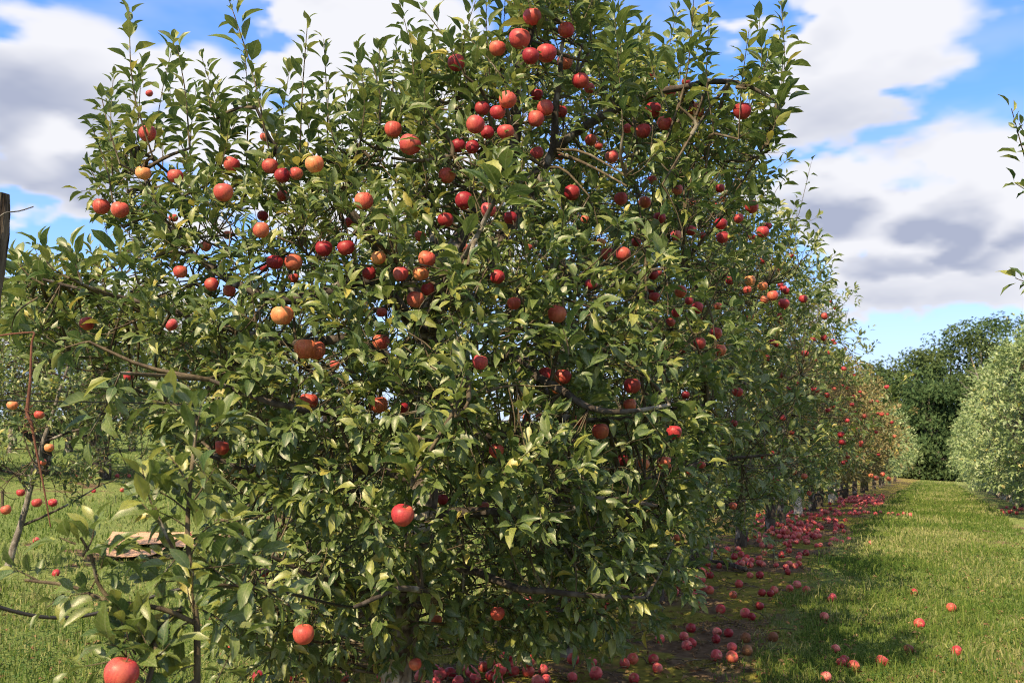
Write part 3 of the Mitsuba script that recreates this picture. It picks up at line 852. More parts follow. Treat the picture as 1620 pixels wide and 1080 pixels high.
# bunches of apples: (where they hang, [(x, y, width, colour), ...]); a single one is described whole
HANG = [
    ("half hidden by a leaf at the very top of the big tree", [(842, 27, 30, "red")]),
    ("in the bunch at the top of the big tree", [(786, 77, 27, "orange"), (823, 62, 35, "red"), (839, 89, 28, "dark"), (864, 85, 33, "red"), (895, 48, 27, "red"), (894, 98, 26, "orange")]),
    ("on the shoot left of the treetop bunch, against the sky", [(722, 100, 28, "dark")]),
    ("in the bunch left of the upright central branch", [(751, 197, 30, "red"), (763, 172, 24, "dark"), (770, 210, 22, "dark"), (788, 178, 25, "red"), (802, 158, 29, "orange"), (800, 209, 28, "red")]),
    ("in the bunch across the upright central branch", [(849, 150, 20, "dark"), (847, 188, 27, "red"), (863, 171, 27, "red"), (888, 177, 21, "dark")]),
    ("of the two just below the treetop on its right", [(919, 128, 28, "red"), (933, 140, 18, "red")]),
    ("on the thick upper limb left of centre", [(622, 205, 28, "orange"), (648, 229, 36, "red")]),
    ("of the two dim ones below the central bunch", [(725, 231, 24, "dark"), (747, 233, 22, "dark")]),
    ("hanging alone above the left end of the bright middle spray", [(708, 278, 27, "orange")]),
    ("of the two small ones above the bright middle spray", [(850, 242, 22, "pink"), (886, 247, 16, "pink")]),
    ("under the bare pale limb at upper right", [(935, 222, 20, "orange"), (947, 231, 15, "orange"), (968, 248, 22, "pink")]),
    ("in the upper right bunch under the leafy arm", [(994, 203, 18, "pink"), (1017, 208, 26, "red"), (1034, 174, 26, "dark"), (1051, 195, 24, "red"), (1062, 145, 18, "dark"), (1085, 130, 14, "dark")]),
    ("hanging below the upper right arm, left of the dark one", [(1102, 175, 25, "orange")]),
    ("hanging at the end of the upper right arm against the cloud", [(1174, 176, 29, "dark")]),
    ("at upper left under the leftmost tall whip", [(233, 211, 28, "red")]),
    ("small and high inside the leftmost tall whip", [(236, 148, 12, "red")]),
    ("below the leftmost tall whip, paler than its neighbour", [(226, 274, 25, "peach")]),
    ("at upper left beside the yellowish one", [(277, 279, 25, "red")]),
    ("at the far left edge of the crown", [(160, 327, 27, "orange"), (189, 332, 28, "orange")]),
    ("in the upper left bunch of four", [(427, 263, 26, "red"), (447, 278, 25, "dark"), (469, 275, 22, "orange"), (497, 260, 30, "peach")]),
    ("of the scattered ones left of the upper left bunch", [(366, 260, 26, "red"), (354, 305, 31, "orange"), (446, 310, 18, "orange"), (419, 217, 15, "orange")]),
    ("of the two above the left middle limb", [(413, 364, 27, "orange"), (416, 342, 18, "dark")]),
    ("in the left middle bunch along the limb", [(418, 424, 14, "dark"), (435, 415, 26, "dark"), (464, 415, 29, "orange"), (465, 440, 16, "orange")]),
    ("of the three deep red ones left of centre", [(512, 393, 27, "dark"), (547, 392, 28, "dark"), (553, 352, 18, "red")]),
    ("hanging alone in the light left of centre", [(575, 318, 30, "orange")]),
    ("of the three small ones left of the middle bunch", [(604, 362, 15, "pink"), (598, 408, 24, "peach"), (585, 432, 22, "dark")]),
    ("in the bunch at the middle of the big tree", [(633, 433, 25, "pink"), (665, 433, 26, "peach"), (674, 410, 28, "orange"), (657, 474, 28, "orange"), (677, 458, 22, "dark"), (665, 374, 19, "orange")]),
    ("of the four shaded ones under the bright middle spray", [(705, 348, 26, "dark"), (735, 318, 29, "dark"), (773, 332, 25, "pink"), (808, 345, 22, "dark")]),
    ("in the shade right of the middle bunch", [(735, 392, 14, "pink"), (786, 438, 24, "red"), (813, 480, 22, "orange"), (836, 391, 12, "orange")]),
    ("of the four above the right middle limb", [(951, 383, 14, "peach"), (961, 402, 22, "red"), (986, 402, 24, "red"), (1006, 383, 16, "dark")]),
    ("behind the right tip of the bright spray", [(905, 305, 26, "dark"), (925, 347, 14, "orange")]),
    ("hanging alone with its pale open end showing, right of centre", [(882, 497, 30, "orange")]),
    ("in the shade below the right middle limb", [(936, 450, 20, "dark")]),
    ("hanging alone and full in the sun left of centre", [(446, 499, 36, "peach")]),
    ("in the sunlit touching pair left of centre", [(482, 552, 35, "peach"), (500, 554, 31, "orange")]),
    ("below the touching pair, partly behind leaves", [(488, 635, 30, "orange")]),
    ("small, right of the touching pair", [(530, 577, 16, "orange")]),
    ("scattered in the left of the crown", [(286, 430, 22, "orange"), (335, 450, 22, "red"), (362, 460, 20, "orange"), (360, 372, 16, "orange"), (325, 390, 18, "orange"), (275, 345, 15, "orange")]),
    ("of the three on the low left boughs", [(138, 512, 23, "red"), (271, 514, 20, "pink"), (203, 595, 16, "red")]),
    ("of the two beside the dark trunk", [(602, 541, 27, "orange"), (603, 494, 18, "red")]),
    ("of the two right below the dark trunk gap", [(599, 640, 30, "orange"), (636, 645, 20, "dark")]),
    ("hanging alone in front of the trunk, sunlit", [(759, 573, 25, "pink")]),
    ("of the bunch of three right of the trunk", [(863, 594, 27, "red"), (890, 596, 27, "red"), (881, 615, 18, "peach")]),
    ("upper of the stacked pair right of the bunch of three", [(1000, 610, 27, "red")]),
    ("lower of the stacked pair right of the bunch of three", [(997, 640, 21, "orange")]),
    ("hanging under the pale limb at lower right", [(951, 682, 27, "orange")]),
    ("hanging alone at the right, above the low pair", [(1067, 684, 24, "red")]),
    ("hanging alone low in the middle of the tree", [(786, 713, 24, "red")]),
    ("of the low pair at the right of the tree", [(1018, 734, 20, "peach"), (1051, 732, 24, "orange")]),
    ("of the four small ones under the bunch of three", [(833, 660, 13, "orange"), (853, 659, 13, "orange"), (892, 660, 10, "orange"), (920, 664, 20, "dark")]),
    ("large and bright above the whitish trunk", [(638, 815, 36, "red")]),
    ("shaded, behind leaves right above the whitish trunk", [(700, 790, 18, "dark")]),
    ("small, low in the shade right of the whitish trunk", [(766, 800, 15, "pink")]),
    ("half hidden among leaves at lower left of the crown", [(350, 708, 26, "orange")]),
    ("hanging low over the grass at lower left", [(480, 1003, 33, "orange")]),
    ("very large in the lower left corner under a dark leaf", [(192, 1066, 52, "red")]),
    ("tiny and glossy at the lower left of the crown", [(418, 905, 15, "dark")]),
    ("hanging lowest, just right of the trunk foot", [(657, 1050, 20, "orange")]),
    ("of the two hidden low above the fallen apples", [(690, 980, 18, "orange"), (787, 970, 22, "orange")]),
    ("in the upper bunch behind the big tree, right", [(982, 315, 22, "pink"), (1020, 320, 20, "orange"), (1043, 345, 20, "dark"), (1032, 285, 16, "pink"), (1072, 300, 18, "pink"), (1070, 372, 18, "pink"), (1095, 320, 12, "pink"), (1093, 365, 18, "dark"), (1112, 373, 12, "red")]),
    ("in the right edge bunch below the whip", [(1189, 328, 22, "red"), (1140, 354, 20, "dark"), (1143, 376, 20, "red"), (1168, 346, 17, "red"), (1206, 367, 20, "red"), (1139, 298, 16, "dark"), (1143, 316, 10, "orange")]),
    ("small, around the yellow one at right edge", [(1155, 444, 15, "dark"), (1187, 444, 18, "peach"), (1182, 459, 14, "orange"), (1206, 453, 16, "peach")]),
    ("in the small string below the yellow one", [(1209, 474, 14, "orange"), (1222, 468, 18, "orange"), (1241, 480, 18, "red"), (1240, 457, 12, "red"), (1271, 473, 14, "red"), (1305, 500, 12, "red")]),
    ("in the dense right hand bunch, middle height", [(1041, 430, 13, "pink"), (1035, 470, 18, "red"), (1076, 461, 20, "orange"), (1090, 476, 14, "red"), (1070, 495, 16, "red"), (1060, 510, 16, "red"), (1103, 487, 20, "red"), (1135, 484, 14, "orange")]),
    ("of the five below the dense right hand bunch", [(1133, 527, 20, "red"), (1107, 543, 20, "red"), (1139, 554, 20, "orange"), (1167, 620, 18, "red"), (1085, 625, 14, "dark")]),
    ("tiny, on the second stretch of the row", [(1273, 559, 12, "red"), (1335, 583, 9, "red"), (1292, 617, 9, "red"), (1238, 661, 10, "red")]),
    ("small, low on the row's right side", [(1110, 735, 12, "orange"), (1090, 745, 11, "orange"), (1160, 800, 13, "orange"), (1072, 850, 12, "orange"), (1272, 753, 10, "orange"), (1280, 780, 8, "orange"), (1258, 748, 9, "peach")]),
    ("on the small leaning tree at the left edge", [(20, 641, 17, "peach"), (62, 656, 16, "orange"), (77, 708, 15, "peach"), (68, 731, 11, "orange"), (33, 779, 13, "red"), (58, 795, 16, "red"), (84, 795, 14, "red"), (10, 806, 16, "orange")]),
    ("tiny, on the rusty leaved tree far down the row", [(1367, 658, 8, "red"), (1395, 655, 8, "orange"), (1403, 612, 8, "red"), (1340, 665, 8, "red"), (1378, 752, 8, "peach"), (1387, 756, 8, "orange"), (1396, 750, 8, "orange"), (1406, 757, 7, "orange"), (1348, 640, 7, "red"), (1320, 615, 7, "red"), (1415, 690, 6, "orange"), (1362, 700, 7, "orange")]),
]

names = list(ALL_LEAVES)
cat = {k: np.concatenate([ALL_LEAVES[n][k] for n in names]) for k in ("pos", "R", "size")}
cat_c = cat["pos"] + cat["R"][:, :, 0] * cat["size"][:, None] * .65
cat_s = project(cat_c)
cat_q = [project(cat["pos"] + cat["R"][:, :, 0] * (cat["size"] * u)[:, None] + cat["R"][:, :, 1] * (cat["size"] * v)[:, None])[:, :2] for u, v in [(.3, 0), (.6, .16), (.6, -.16), (.85, 0), (1.1, 0)]]
cat_keep = np.ones(len(cat_c), bool)
kd = cKDTree(np.where(cat_s[:, 2:] > .3, cat_s[:, :2], -1e5))
hung = []
tw_owner, tw_id, tw_px = [], [], []
for t_ in [MAIN] + [q_[0] for q_ in TREES[:3]]:
    for k_, (v_, _) in enumerate(t_.twigs):
        tw_px.append(v_); tw_owner += [t_] * len(v_); tw_id += [k_] * len(v_)
tw_px = project(np.vstack(tw_px))
tw_kd = cKDTree(tw_px[:, :2])
tw_cut = {}
for where, group in HANG:
    xs = sorted(g[0] for g in group)
    for x, y, w, col in group:
        near = np.array(kd.query_ball_point((x, y), max(16, w * .6 + 45)))
        dn = .077 * FPX / w
        if len(near) > 6:
            dep = np.sort(cat_s[near, 2])
            lo, hi = np.quantile(dep, .02), np.quantile(dep, .16)
            d = float(np.clip(dn, lo, max(hi, lo)))
        else:
            d = dn
        d = float(np.clip(d, dn * .74, dn * 1.35))
        for _ in range(40):
            c = at(x, y, d * 1.0)
            r = np.clip(w / 2 * d / FPX, .018, .055)
            if all(np.linalg.norm(c - c2) > .9 * (r + r2) for c2, r2 in hung):
                break
            d += .02
        hung.append((c, r))
        if len(near):
            gap = np.linalg.norm(cat_c[near] - c, axis=1)
            inside = gap < r * 1.15
            off = np.min([np.hypot(cat_q[k][near, 0] - x, cat_q[k][near, 1] - y) for k in range(5)], axis=0)
            front = (cat_s[near, 2] < d + r) & (off < .5 * w + 5)
            kill = inside | (front & (apple_rng.random(len(near)) < .93))
            cat_keep[near[kill]] = False
        for k_ in tw_kd.query_ball_point((x, y), .42 * w):
            if tw_px[k_, 2] < d + r * .5:
                tw_cut.setdefault(id(tw_owner[k_]), set()).add(tw_id[k_])
        key = numbered("apple")
        m = np.eye(4)
        m[:3, :3] = rot_matrix(apple_rng, apple_rng.uniform(0, .45)) * r
        m[:3, 3] = c
        scene[key] = {**(APPLE_PLY if w > 18 else APPLE_MID)[(col, int(apple_rng.integers(4)))], "to_world": T(m)}
        if w >= 20:
            scene[key + "__stem"] = {**STEM_PLY, "to_world": T(m)}
        if w >= 26:
            scene[key + "__calyx"] = {**CALYX_PLY, "to_world": T(m)}
        if len(group) == 1:
            tag(key, f"{WORD[col]} apple {where}", "apple", "apples hanging on the trees")
        else:
            tag(key, f"{WORD[col]} apple, {NTH[xs.index(x)]} from left, {where}", "apple", "apples hanging on the trees")
o = 0
for n in names:
    k = len(ALL_LEAVES[n]["pos"])
    ALL_LEAVES[n]["keep"] = cat_keep[o:o + k]
    o += k
# a few more apples deeper in the crowns of the row
extra = []
for n in names[1:9]:
    a = ALL_LEAVES[n]
    if not n.startswith("apple_tree") or "pale" in labels[n]["label"] or "outside" in labels[n]["label"]:
        continue
    _, pp = sp(a["pos"][:, 0], a["pos"][:, 1])
    outer = np.nonzero((pp > .75) & (a["pos"][:, 2] > .9))[0]
    pick = apple_rng.choice(outer, min(12, len(outer)), replace=False)
    for i in pick:
        v, q, uv = _small[int(apple_rng.integers(2))]
        r = apple_rng.uniform(.028, .038)
        extra.append((v @ (rot_matrix(apple_rng, .3).T) * r + a["pos"][i] + [-.02, -.03, -.05], q, uv))
vs, fs, uvs, o = [], [], [], 0
for v, q, uv in extra:
    vs.append(v); fs.append(q + o); uvs.append(uv); o += len(v)
put("hanging_apples", (np.vstack(vs), np.vstack(fs)), "mat_apple_dark", True, np.vstack(uvs))
tag("hanging_apples", "red apples hidden deep in the crowns of the receding row", "apples", kind="stuff")

# now the crowns can be closed
for t_ in [MAIN] + [q_[0] for q_ in TREES[:3]]:
    t_.twigs = [v_ for k_, v_ in enumerate(t_.twigs) if k_ not in tw_cut.get(id(t_), ())]
MAIN.finish(ALL_LEAVES["main"], "mat_leaf", "hi", 300)
for t, how in TREES:
    t.finish(ALL_LEAVES[t.key], **how)
Y.finish(ALL_LEAVES[YK], "mat_leaf", "hi", 300)

# ------------------------------------------------------------------ fallen apples
FALL = [
    ("of the scattered heap around the dry broken branch", False, [(1060 + X / 5.8, 860 + Y / 5.8) for X, Y in [(430, 80), (525, 65), (625, 50), (590, 125), (655, 105), (230, 180), (265, 200), (345, 195), (450, 210)]]),
    ("in the sunlit heap by the dry branch", False, [(1060 + X / 5.8, 860 + Y / 5.8) for X, Y in [(700, 130), (745, 160), (817, 140), (821, 185), (644, 175), (610, 210), (664, 215), (726, 195), (690, 165)]]),
    ("of the scattered ones behind the sunlit pink heap", False, [(1060 + X / 5.8, 860 + Y / 5.8) for X, Y in [(845, 20), (920, 28), (1095, 25), (1090, 65), (865, 85), (1022, 110)]]),
    ("along the grass edge right of the heap", False, [(1060 + X / 5.8, 860 + Y / 5.8) for X, Y in [(1190, 105), (1250, 90), (1185, 135), (1090, 195), (1150, 205), (1180, 190), (1078, 265)]]),
    ("in the near heap under the right boughs", True, [(1060 + X / 5.8, 860 + Y / 5.8) for X, Y in [(90, 290), (250, 275), (215, 300), (300, 255), (345, 250), (315, 300), (372, 300), (290, 345), (190, 345), (145, 380), (70, 375), (225, 380), (230, 412), (95, 405)]]),
    ("of those on moss below the near heap", False, [(1060 + X / 5.8, 860 + Y / 5.8) for X, Y in [(360, 440), (215, 490), (635, 385), (735, 295), (820, 300), (262, 575), (460, 620), (580, 480)]]),
    ("on the moss at the grass edge", False, [(1060 + X / 5.8, 860 + Y / 5.8) for X, Y in [(842, 462), (955, 445), (925, 467), (820, 585), (690, 655), (750, 685), (1098, 420), (1165, 390), (1255, 435)]]),
    ("frontmost on the mossy strip at right", False, [(1060 + X / 5.8, 860 + Y / 5.8) for X, Y in [(190, 795), (130, 870), (195, 930), (155, 952), (430, 825), (425, 890), (535, 840), (565, 970), (427, 1055), (568, 1070)]]),
    ("lying in the lawn at lower right", False, [(1300 + X / 4.5, 840 + Y / 4.5) for X, Y in [(100, 855), (160, 935), (138, 957), (230, 985), (430, 955), (960, 875), (920, 560), (695, 680), (75, 490), (30, 1065), (660, 445), (20, 625)]]),
    ("seen under leaves right of the trunk", True, [(800 + X / 4.91, 860 + Y / 4.91) for X, Y in [(720, 130), (585, 270), (600, 610), (865, 765), (800, 510), (760, 450), (545, 700), (520, 920), (670, 940), (925, 950), (990, 920), (1150, 920), (1180, 985), (700, 1040), (25, 975), (65, 1020), (175, 1020), (994, 1065), (1200, 755), (540, 495), (850, 680)]]),
    ("at the foot of the big tree", True, [(560 + X / 3.177, 740 + Y / 3.177) for X, Y in [(585, 925), (590, 1045), (650, 1010), (725, 1010), (770, 1010), (875, 1040), (610, 1070), (690, 1065), (735, 1068), (515, 820), (600, 815), (750, 818), (95, 1010), (145, 1060), (400, 1040), (330, 1060), (480, 1050)]]),
    ("at the bottom edge left of trunk", False, [(300 + X / 4.91, 860 + Y / 4.91) for X, Y in [(905, 935), (970, 905), (1010, 940), (785, 1050), (1035, 1030), (530, 1065), (1190, 940), (1420, 980), (1500, 1050), (330, 820), (1185, 1060)]]),
    ("in the grass near the cardboard", False, [(57, 856), (88, 909), (193, 775), (148, 776), (300, 850)]),
    ("by the old tree trunk in the left background", False, [(120, 753), (132, 757), (143, 755), (185, 752), (204, 752)]),
    ("in the grass by the pale row", True, [(1585 + 4 * k, 806 + 5 * math.sin(k * 2.3)) for k in range(9)]),
]
heap = np.random.default_rng(55)
drift = []
for k in range(75):
    drift.append((heap.uniform(1190, 1338), heap.normal(828, 11)))
for k in range(20):
    drift.append((heap.normal(1252, 14), heap.normal(845, 4)))
FALL.append(("in the long drift beside the row trunks", True, drift))
placed = []


def drop(px, py, dia, key_name, col, rotten=False):
    q = ground_at(px, py + 3)
    r = dia / 2
    x, y = q[0], q[1]
    z = gz(x, y) + r * .82
    for x2, y2, z2, r2 in placed:
        h = math.hypot(x - x2, y - y2)
        if h < .85 * (r + r2) and abs(z - z2) < .8 * (r + r2):
            z = max(z, z2 + math.sqrt(max((r + r2) ** 2 * .85 - h * h, 0)))
            z = min(z, gz(x, y) + r * 2.4)
    placed.append((x, y, z, r))
    m = np.eye(4)
    m[:3, :3] = rot_matrix(apple_rng, apple_rng.uniform(.2, 2.2)) * r
    m[:3, 3] = (x, y, z)
    return m


for where, shared, spots in FALL:
    xs = sorted(round(s[0], 2) for s in spots)
    for x, y in spots:
        col = ["pink", "red", "pink", "dark", "red", "orange"][int(apple_rng.integers(6))]
        m = drop(x, y, apple_rng.uniform(.066, .086), "fallen_apple", col)
        key = numbered("fallen_apple")
        scene[key] = {**(APPLE_PLY if y > 985 else APPLE_MID)[(col, int(apple_rng.integers(4)))], "to_world": T(m)}
        if y > 900:
            scene[key + "__calyx"] = {**CALYX_PLY, "to_world": T(m)}
        if len(spots) > 30:
            tag(key, f"fallen red apple {where}", "fallen apple", "fallen apples " + where)
        else:
            tag(key, f"fallen red apple, {NTH[xs.index(round(x, 2))]} from left, {where}", "fallen apple", "fallen apples on the ground")
for x, y, lab in [(1060 + 695 / 5.8, 860 + 885 / 5.8, "brown rotting apple in the grass edge, upper of two"), (1060 + 712 / 5.8, 860 + 1000 / 5.8, "brown rotting apple in the grass edge, lower of two"),
                  (1060 + 945 / 5.8, 860 + 878 / 5.8, "brown rotting apple beside a curled dry leaf in the lawn"), (1300 + 620 / 4.5, 840 + 865 / 4.5, "brown rotting apple sunk in the lawn right of the red trio")]:
    key = numbered("rotten_apple")
    scene[key] = {**ROT_PLY, "to_world": T(drop(x, y, .075, None, None))}
    tag(key, lab, "rotten apple")
# the far drift and the strewn rest
rest = []
spots = [(heap.uniform(1325, 1398), heap.normal(790, 4.5)) for _ in range(140)] + [(heap.uniform(1185, 1330), heap.uniform(805, 850)) for _ in range(36)]
for x, y in spots:
    m = drop(x, y, .08, None, None)
    v, q, uv = _small[int(heap.integers(2))]
    rest.append((v @ m[:3, :3].T + m[:3, 3], q, uv))
hs = [(-1.2 + 21 * heap.random() ** 1.2, heap.normal(.3, .55)) for _ in range(26)]
for k in range(150):
    a_ = hs[int(heap.integers(26))]
    s_, p_ = a_[0] + heap.normal(0, .28), a_[1] + heap.normal(0, .16)
    xy = row_pt(s_, p_)
    v, q, uv = _small[int(heap.integers(2))]
    r = heap.uniform(.03, .042)
    rest.append((v @ rot_matrix(heap, heap.uniform(.2, 2.2)).T * r + [xy[0], xy[1], gz(*xy) + r * .8], q, uv))
vs, fs, uvs, o = [], [], [], 0
for v, q, uv in rest:
    vs.append(v); fs.append(q + o); uvs.append(uv); o += len(v)
put("fallen_apples", (np.vstack(vs), np.vstack(fs)), "mat_apple_pink", True, np.vstack(uvs))
tag("fallen_apples", "drift of red fallen apples far along the row and those strewn under it", "fallen apples", kind="stuff")

# ------------------------------------------------------------------ ground
ax_ = np.concatenate([-np.geomspace(500, 14, 26), np.linspace(-13.8, 20, 170), np.geomspace(20.3, 500, 26)])
ay_ = np.concatenate([-np.geomspace(400, 3, 16), np.linspace(-2.8, 30, 170), np.geomspace(30.3, 700, 40)])
X, Yg = np.meshgrid(ax_, ay_, indexing="ij")
Z = gz(X, Yg)
n0, n1 = X.shape
i, j = np.meshgrid(np.arange(n0 - 1), np.arange(n1 - 1), indexing="ij")
k = i * n1 + j
put("ground", (np.stack([X, Yg, Z], -1).reshape(-1, 3), np.stack([k, k + n1, k + n1 + 1, k + 1], -1).reshape(-1, 4)), "mat_ground", True)
tag("ground", "orchard ground, mown turf with mossy bare strips under the tree rows", kind="structure")


def strip_dist(x, y):
    _, p = sp(x, y)
    return np.min([np.abs(p - s) for s in STRIPS], axis=0)


def blades(rng, xy, h, w, lean=.5):
    n = len(xy)
    z = gz(xy[:, 0], xy[:, 1]) - .004
    a = rng.uniform(0, 2 * np.pi, n)
    side = np.stack([np.cos(a), np.sin(a), 0 * a], -1)
    b = rng.uniform(0, 2 * np.pi, n)
    bend = np.stack([np.cos(b), np.sin(b), 0 * b], -1) * (np.abs(rng.normal(0, lean, n)) * h)[:, None]
    base = np.stack([xy[:, 0], xy[:, 1], z], -1)
    up = np.array([0, 0, 1.0])
    mid = base + bend * .3 + up * (h * .6)[:, None]
    tip = base + bend + up * (h * rng.uniform(.75, 1.0, n))[:, None]
    v = np.stack([base - side * w[:, None], base + side * w[:, None], mid - side * w[:, None] * .75, mid + side * w[:, None] * .75, tip], 1).reshape(-1, 3)
    f = (np.array([[0, 1, 3], [0, 3, 2], [2, 3, 4]])[None] + (np.arange(n) * 5)[:, None, None]).reshape(-1, 3)
    uv = np.stack([np.repeat(rng.random(n), 5), np.repeat(rng.integers(0, 4000, n), 5) + np.tile([.1, .1, .5, .5, .9], n)], -1)
    return v, f, uv


def field(rng, n, s0, s1, p0, p1, power):
    u = rng.random(n)
    if power == 0:
        s = s0 * (s1 / s0) ** u
    else:
        s = (s0 ** -power + u * (s1 ** -power - s0 ** -power)) ** (-1 / power)
    p = rng.uniform(p0, p1, n)
    q = TRUNK0 + ROW * (s - 3)[:, None] + PRP * p[:, None]
    return q


rg = np.random.default_rng(66)
parts = [field(rg, 110000, 3.2, 80, 1.0, 3.6, .35), field(rg, 54000, 2.6, 40, -8.0, -1.0, .3), field(rg, 9000, 4, 45, -10.4, -8.0, .1), field(rg, 6000, 8, 60, -18, -11.8, 0), field(rg, 9000, 8, 60, 5, 9, 0)]
q = np.vstack(parts)
s_, p_ = sp(q[:, 0], q[:, 1])
wob = (meshkit.fbm(np.stack([q[:, 0] * .9, q[:, 1] * .9, q[:, 0] * 0], -1), 3, 8) - .5) * 1.0
inside = strip_dist(q[:, 0], q[:, 1]) + wob
keep = (inside > 1.2) | (rg.random(len(q)) < np.where((p_ < -2) | (p_ > 3), .6, .10))
keep &= project(np.column_stack([q, gz(q[:, 0], q[:, 1])]))[:, 2] > 1.0
q = q[keep]
d = np.linalg.norm(q, axis=1)
clump = meshkit.fbm(np.stack([q[:, 0] * 1.4, q[:, 1] * 1.4, q[:, 0] * 0], -1), 3, 12)
h = rg.uniform(.022, .07, len(q)) * (.4 + clump * 1.2) * (1 + (rg.random(len(q)) < .05) * 1.3) * np.where(sp(q[:, 0], q[:, 1])[1] < -1, 1.35, 1.0)
w = (.0014 + .0004 * d) * rg.uniform(.7, 1.3, len(q))
v, f, uv = blades(rg, q, h, w, .55)
put("grass", (v, f), "mat_grass", False, uv)
tag("grass", "mown green and straw coloured grass of the alley and the lawn", "grass", kind="stuff")

# moss and tiny weeds on the strip, dead leaves and twigs strewn on it
q = np.vstack([field(rg, 40000, 3, 22, -1.3, 1.4, .5)])
mo = meshkit.fbm(np.stack([q[:, 0] * 1.5, q[:, 1] * 1.5, q[:, 0] * 0], -1), 3, 31)
q = q[mo > .47]
v, f, uv = blades(rg, q, rg.uniform(.006, .022, len(q)), rg.uniform(.002, .005, len(q)), .8)
put("moss", (v, f), "mat_moss", False, uv)
tag("moss", "yellow green moss and tiny weeds on the strip under the row", "moss", kind="stuff")


def flat_leaves(rng, xy, size, lift, variants):
    n = len(xy)
    a = rng.uniform(0, 2 * np.pi, n)
    ax = np.stack([np.cos(a), np.sin(a), rng.normal(0, .18, n)], -1)
    nm = np.stack([rng.normal(0, .35, n), rng.normal(0, .35, n), np.ones(n)], -1)
    pos = np.stack([xy[:, 0], xy[:, 1], gz(xy[:, 0], xy[:, 1]) + lift], -1)
    v, f, uv = scatter_mesh(variants, rng.integers(0, len(variants), n), pos, frames(ax, nm), size, np.zeros(n, int))
    m = len(uv)
    r = np.concatenate([np.repeat(rng.random(1), 1)] * m) if False else meshkit.noise(np.round(v * 11), 3)
    return v, f, np.stack([r, uv[:, 1]], -1)


q = np.vstack([field(rg, 2600, 3, 20, -1.4, 1.5, .4), field(rg, 1000, 3.2, 16, 1.4, 3.4, .4), field(rg, 500, 3, 16, -5, -1.4, .4)])
v, f, uv = flat_leaves(rg, q, rg.uniform(.03, .075, len(q)), .016, LEAF_MID)
put("leaf_litter", (v, f), "mat_litter", True, uv)
tag("leaf_litter", "dry brown and straw coloured leaves strewn under the trees and on the grass", "leaf litter", kind="stuff")
tw = []
for x, y in field(rg, 420, 3, 18, -1.3, 1.3, .4):
    L, a = rg.uniform(.05, .3), rg.uniform(0, 6.28)
    z = float(gz(x, y)) + .012
    p0, p1 = np.array([x, y, z]), np.array([x + math.cos(a) * L, y + math.sin(a) * L, z + rg.uniform(0, .03)])
    tw.append(tube(spline([p0, (p0 + p1) / 2 + rg.normal(0, .015, 3) + [0, 0, .012], p1], 4), [.004, .004, .003, .002], 4))
put("twig_litter", join(tw), "mat_twig")
tag("twig_litter", "short dead twigs lying on the bare strip under the row", "twigs", kind="stuff")

# clover and broad leaved weeds in the lawn
cl = []
centres = np.vstack([field(rg, 70, 3.4, 12, 1.6, 3.6, .3), field(rg, 110, 2.6, 8, -5, -1.6, .3)])
cen = np.repeat(centres, 40, axis=0) + rg.normal(0, .16, (len(centres) * 40, 2))
v, f, uv = flat_leaves(rg, cen, rg.uniform(.018, .034, len(cen)), rg.uniform(.03, .07, len(cen)), LEAF_LO)
put("clover", (v, f), "mat_clover", True, uv)
tag("clover", "patches of clover and broad leaved weeds in the lawn", "clover", kind="stuff")

# a pale green weed standing on the strip
wk = "weed"
t = Tree(wk, 71)
wq = ground_at(1224, 897)
t.limb([wq, wq + [0, 0, .15], wq + [.02, 0, .33]], .006, .003, "stem", "mat_twig", 6, 6)
t.index()
for k in range(7):
    a = k * 2.4
    b = wq + np.array([0, 0, .06 + .035 * k])
    t.shoot(b, b + np.array([math.cos(a) * .12, math.sin(a) * .12, .08]), 6, .055, r=.0025)
t.finish(t.arrays(), "mat_leaf_pale", "mid")
tag(wk, "pale green weed standing among the fallen apples on the strip", "weed")

# the dry branch lying among the apples
bk = "dead_branch"
P = [ground_at(*q_) + np.array([0, 0, .05]) for q_ in [(1098, 888), (1125, 894), (1150, 898), (1180, 908)]]
put(bk, tube(spline(P, 16), np.linspace(.014, .028, 16), 8, .2), "mat_branch")
put(bk + "__twig", tube(spline([P[1], P[1] + [.03, .02, .16], P[1] + [.09, .02, .30]], 6), np.linspace(.013, .005, 6), 6), "mat_greybark")
put(bk + "__twig_001", tube(spline([P[2], P[2] + [-.1, .05, .12], P[2] + [-.02, .08, .28]], 6), np.linspace(.01, .004, 6), 6), "mat_twig")
tag(bk, "dry broken branch lying among fallen apples at the foot of the row", "dead branch")

# ------------------------------------------------------------------ post, wire, rusty rod, hose, stakes, cardboard
pb, pt_ = at(-52, 760, 3.15), at(2, 306, 3.15)
ax = unit(pt_ - pb)
pb = pb - ax * ((pb[2] - (gz(pb[0], pb[1]) - .2)) / ax[2])
n = 40
c = pb + (pt_ - pb) * np.linspace(0, 1, n)[:, None]
v, f = tube(c, np.r_[np.full(n - 2, .037), .033, .024], 22, .30, 5)
put("fence_post", (v, f), "mat_post", 40)
tag("fence_post", "dark weathered wooden post leaning at the left edge of the picture", "post")
S0 = at(8, 337, 3.11)
put("fence_post__wire_end", tube(spline([at(-6, 348, 3.10), S0, at(30, 334, 3.13), at(53, 327, 3.15)], 10), .0022, 6), "mat_wire")

w0 = at(-4, 633, 3.11)
far_w = np.array([*row_pt(0, -.09), w0[2] + .02])
line = [row_pt(-9, -.1).tolist() + [w0[2] - .02], w0, w0 * .5 + far_w * .5 - [0, 0, .01], far_w] + [np.array([*row_pt(s, -.09), w0[2] + float(gz(*row_pt(s, 0)))]) for s in (4, 9, 14, 20)]
put("trellis_wire", tube(spline(line, 60), .0026, 6), "mat_wire")
tag("trellis_wire", "thin dark wire stretched level from the post into the big tree", "wire")

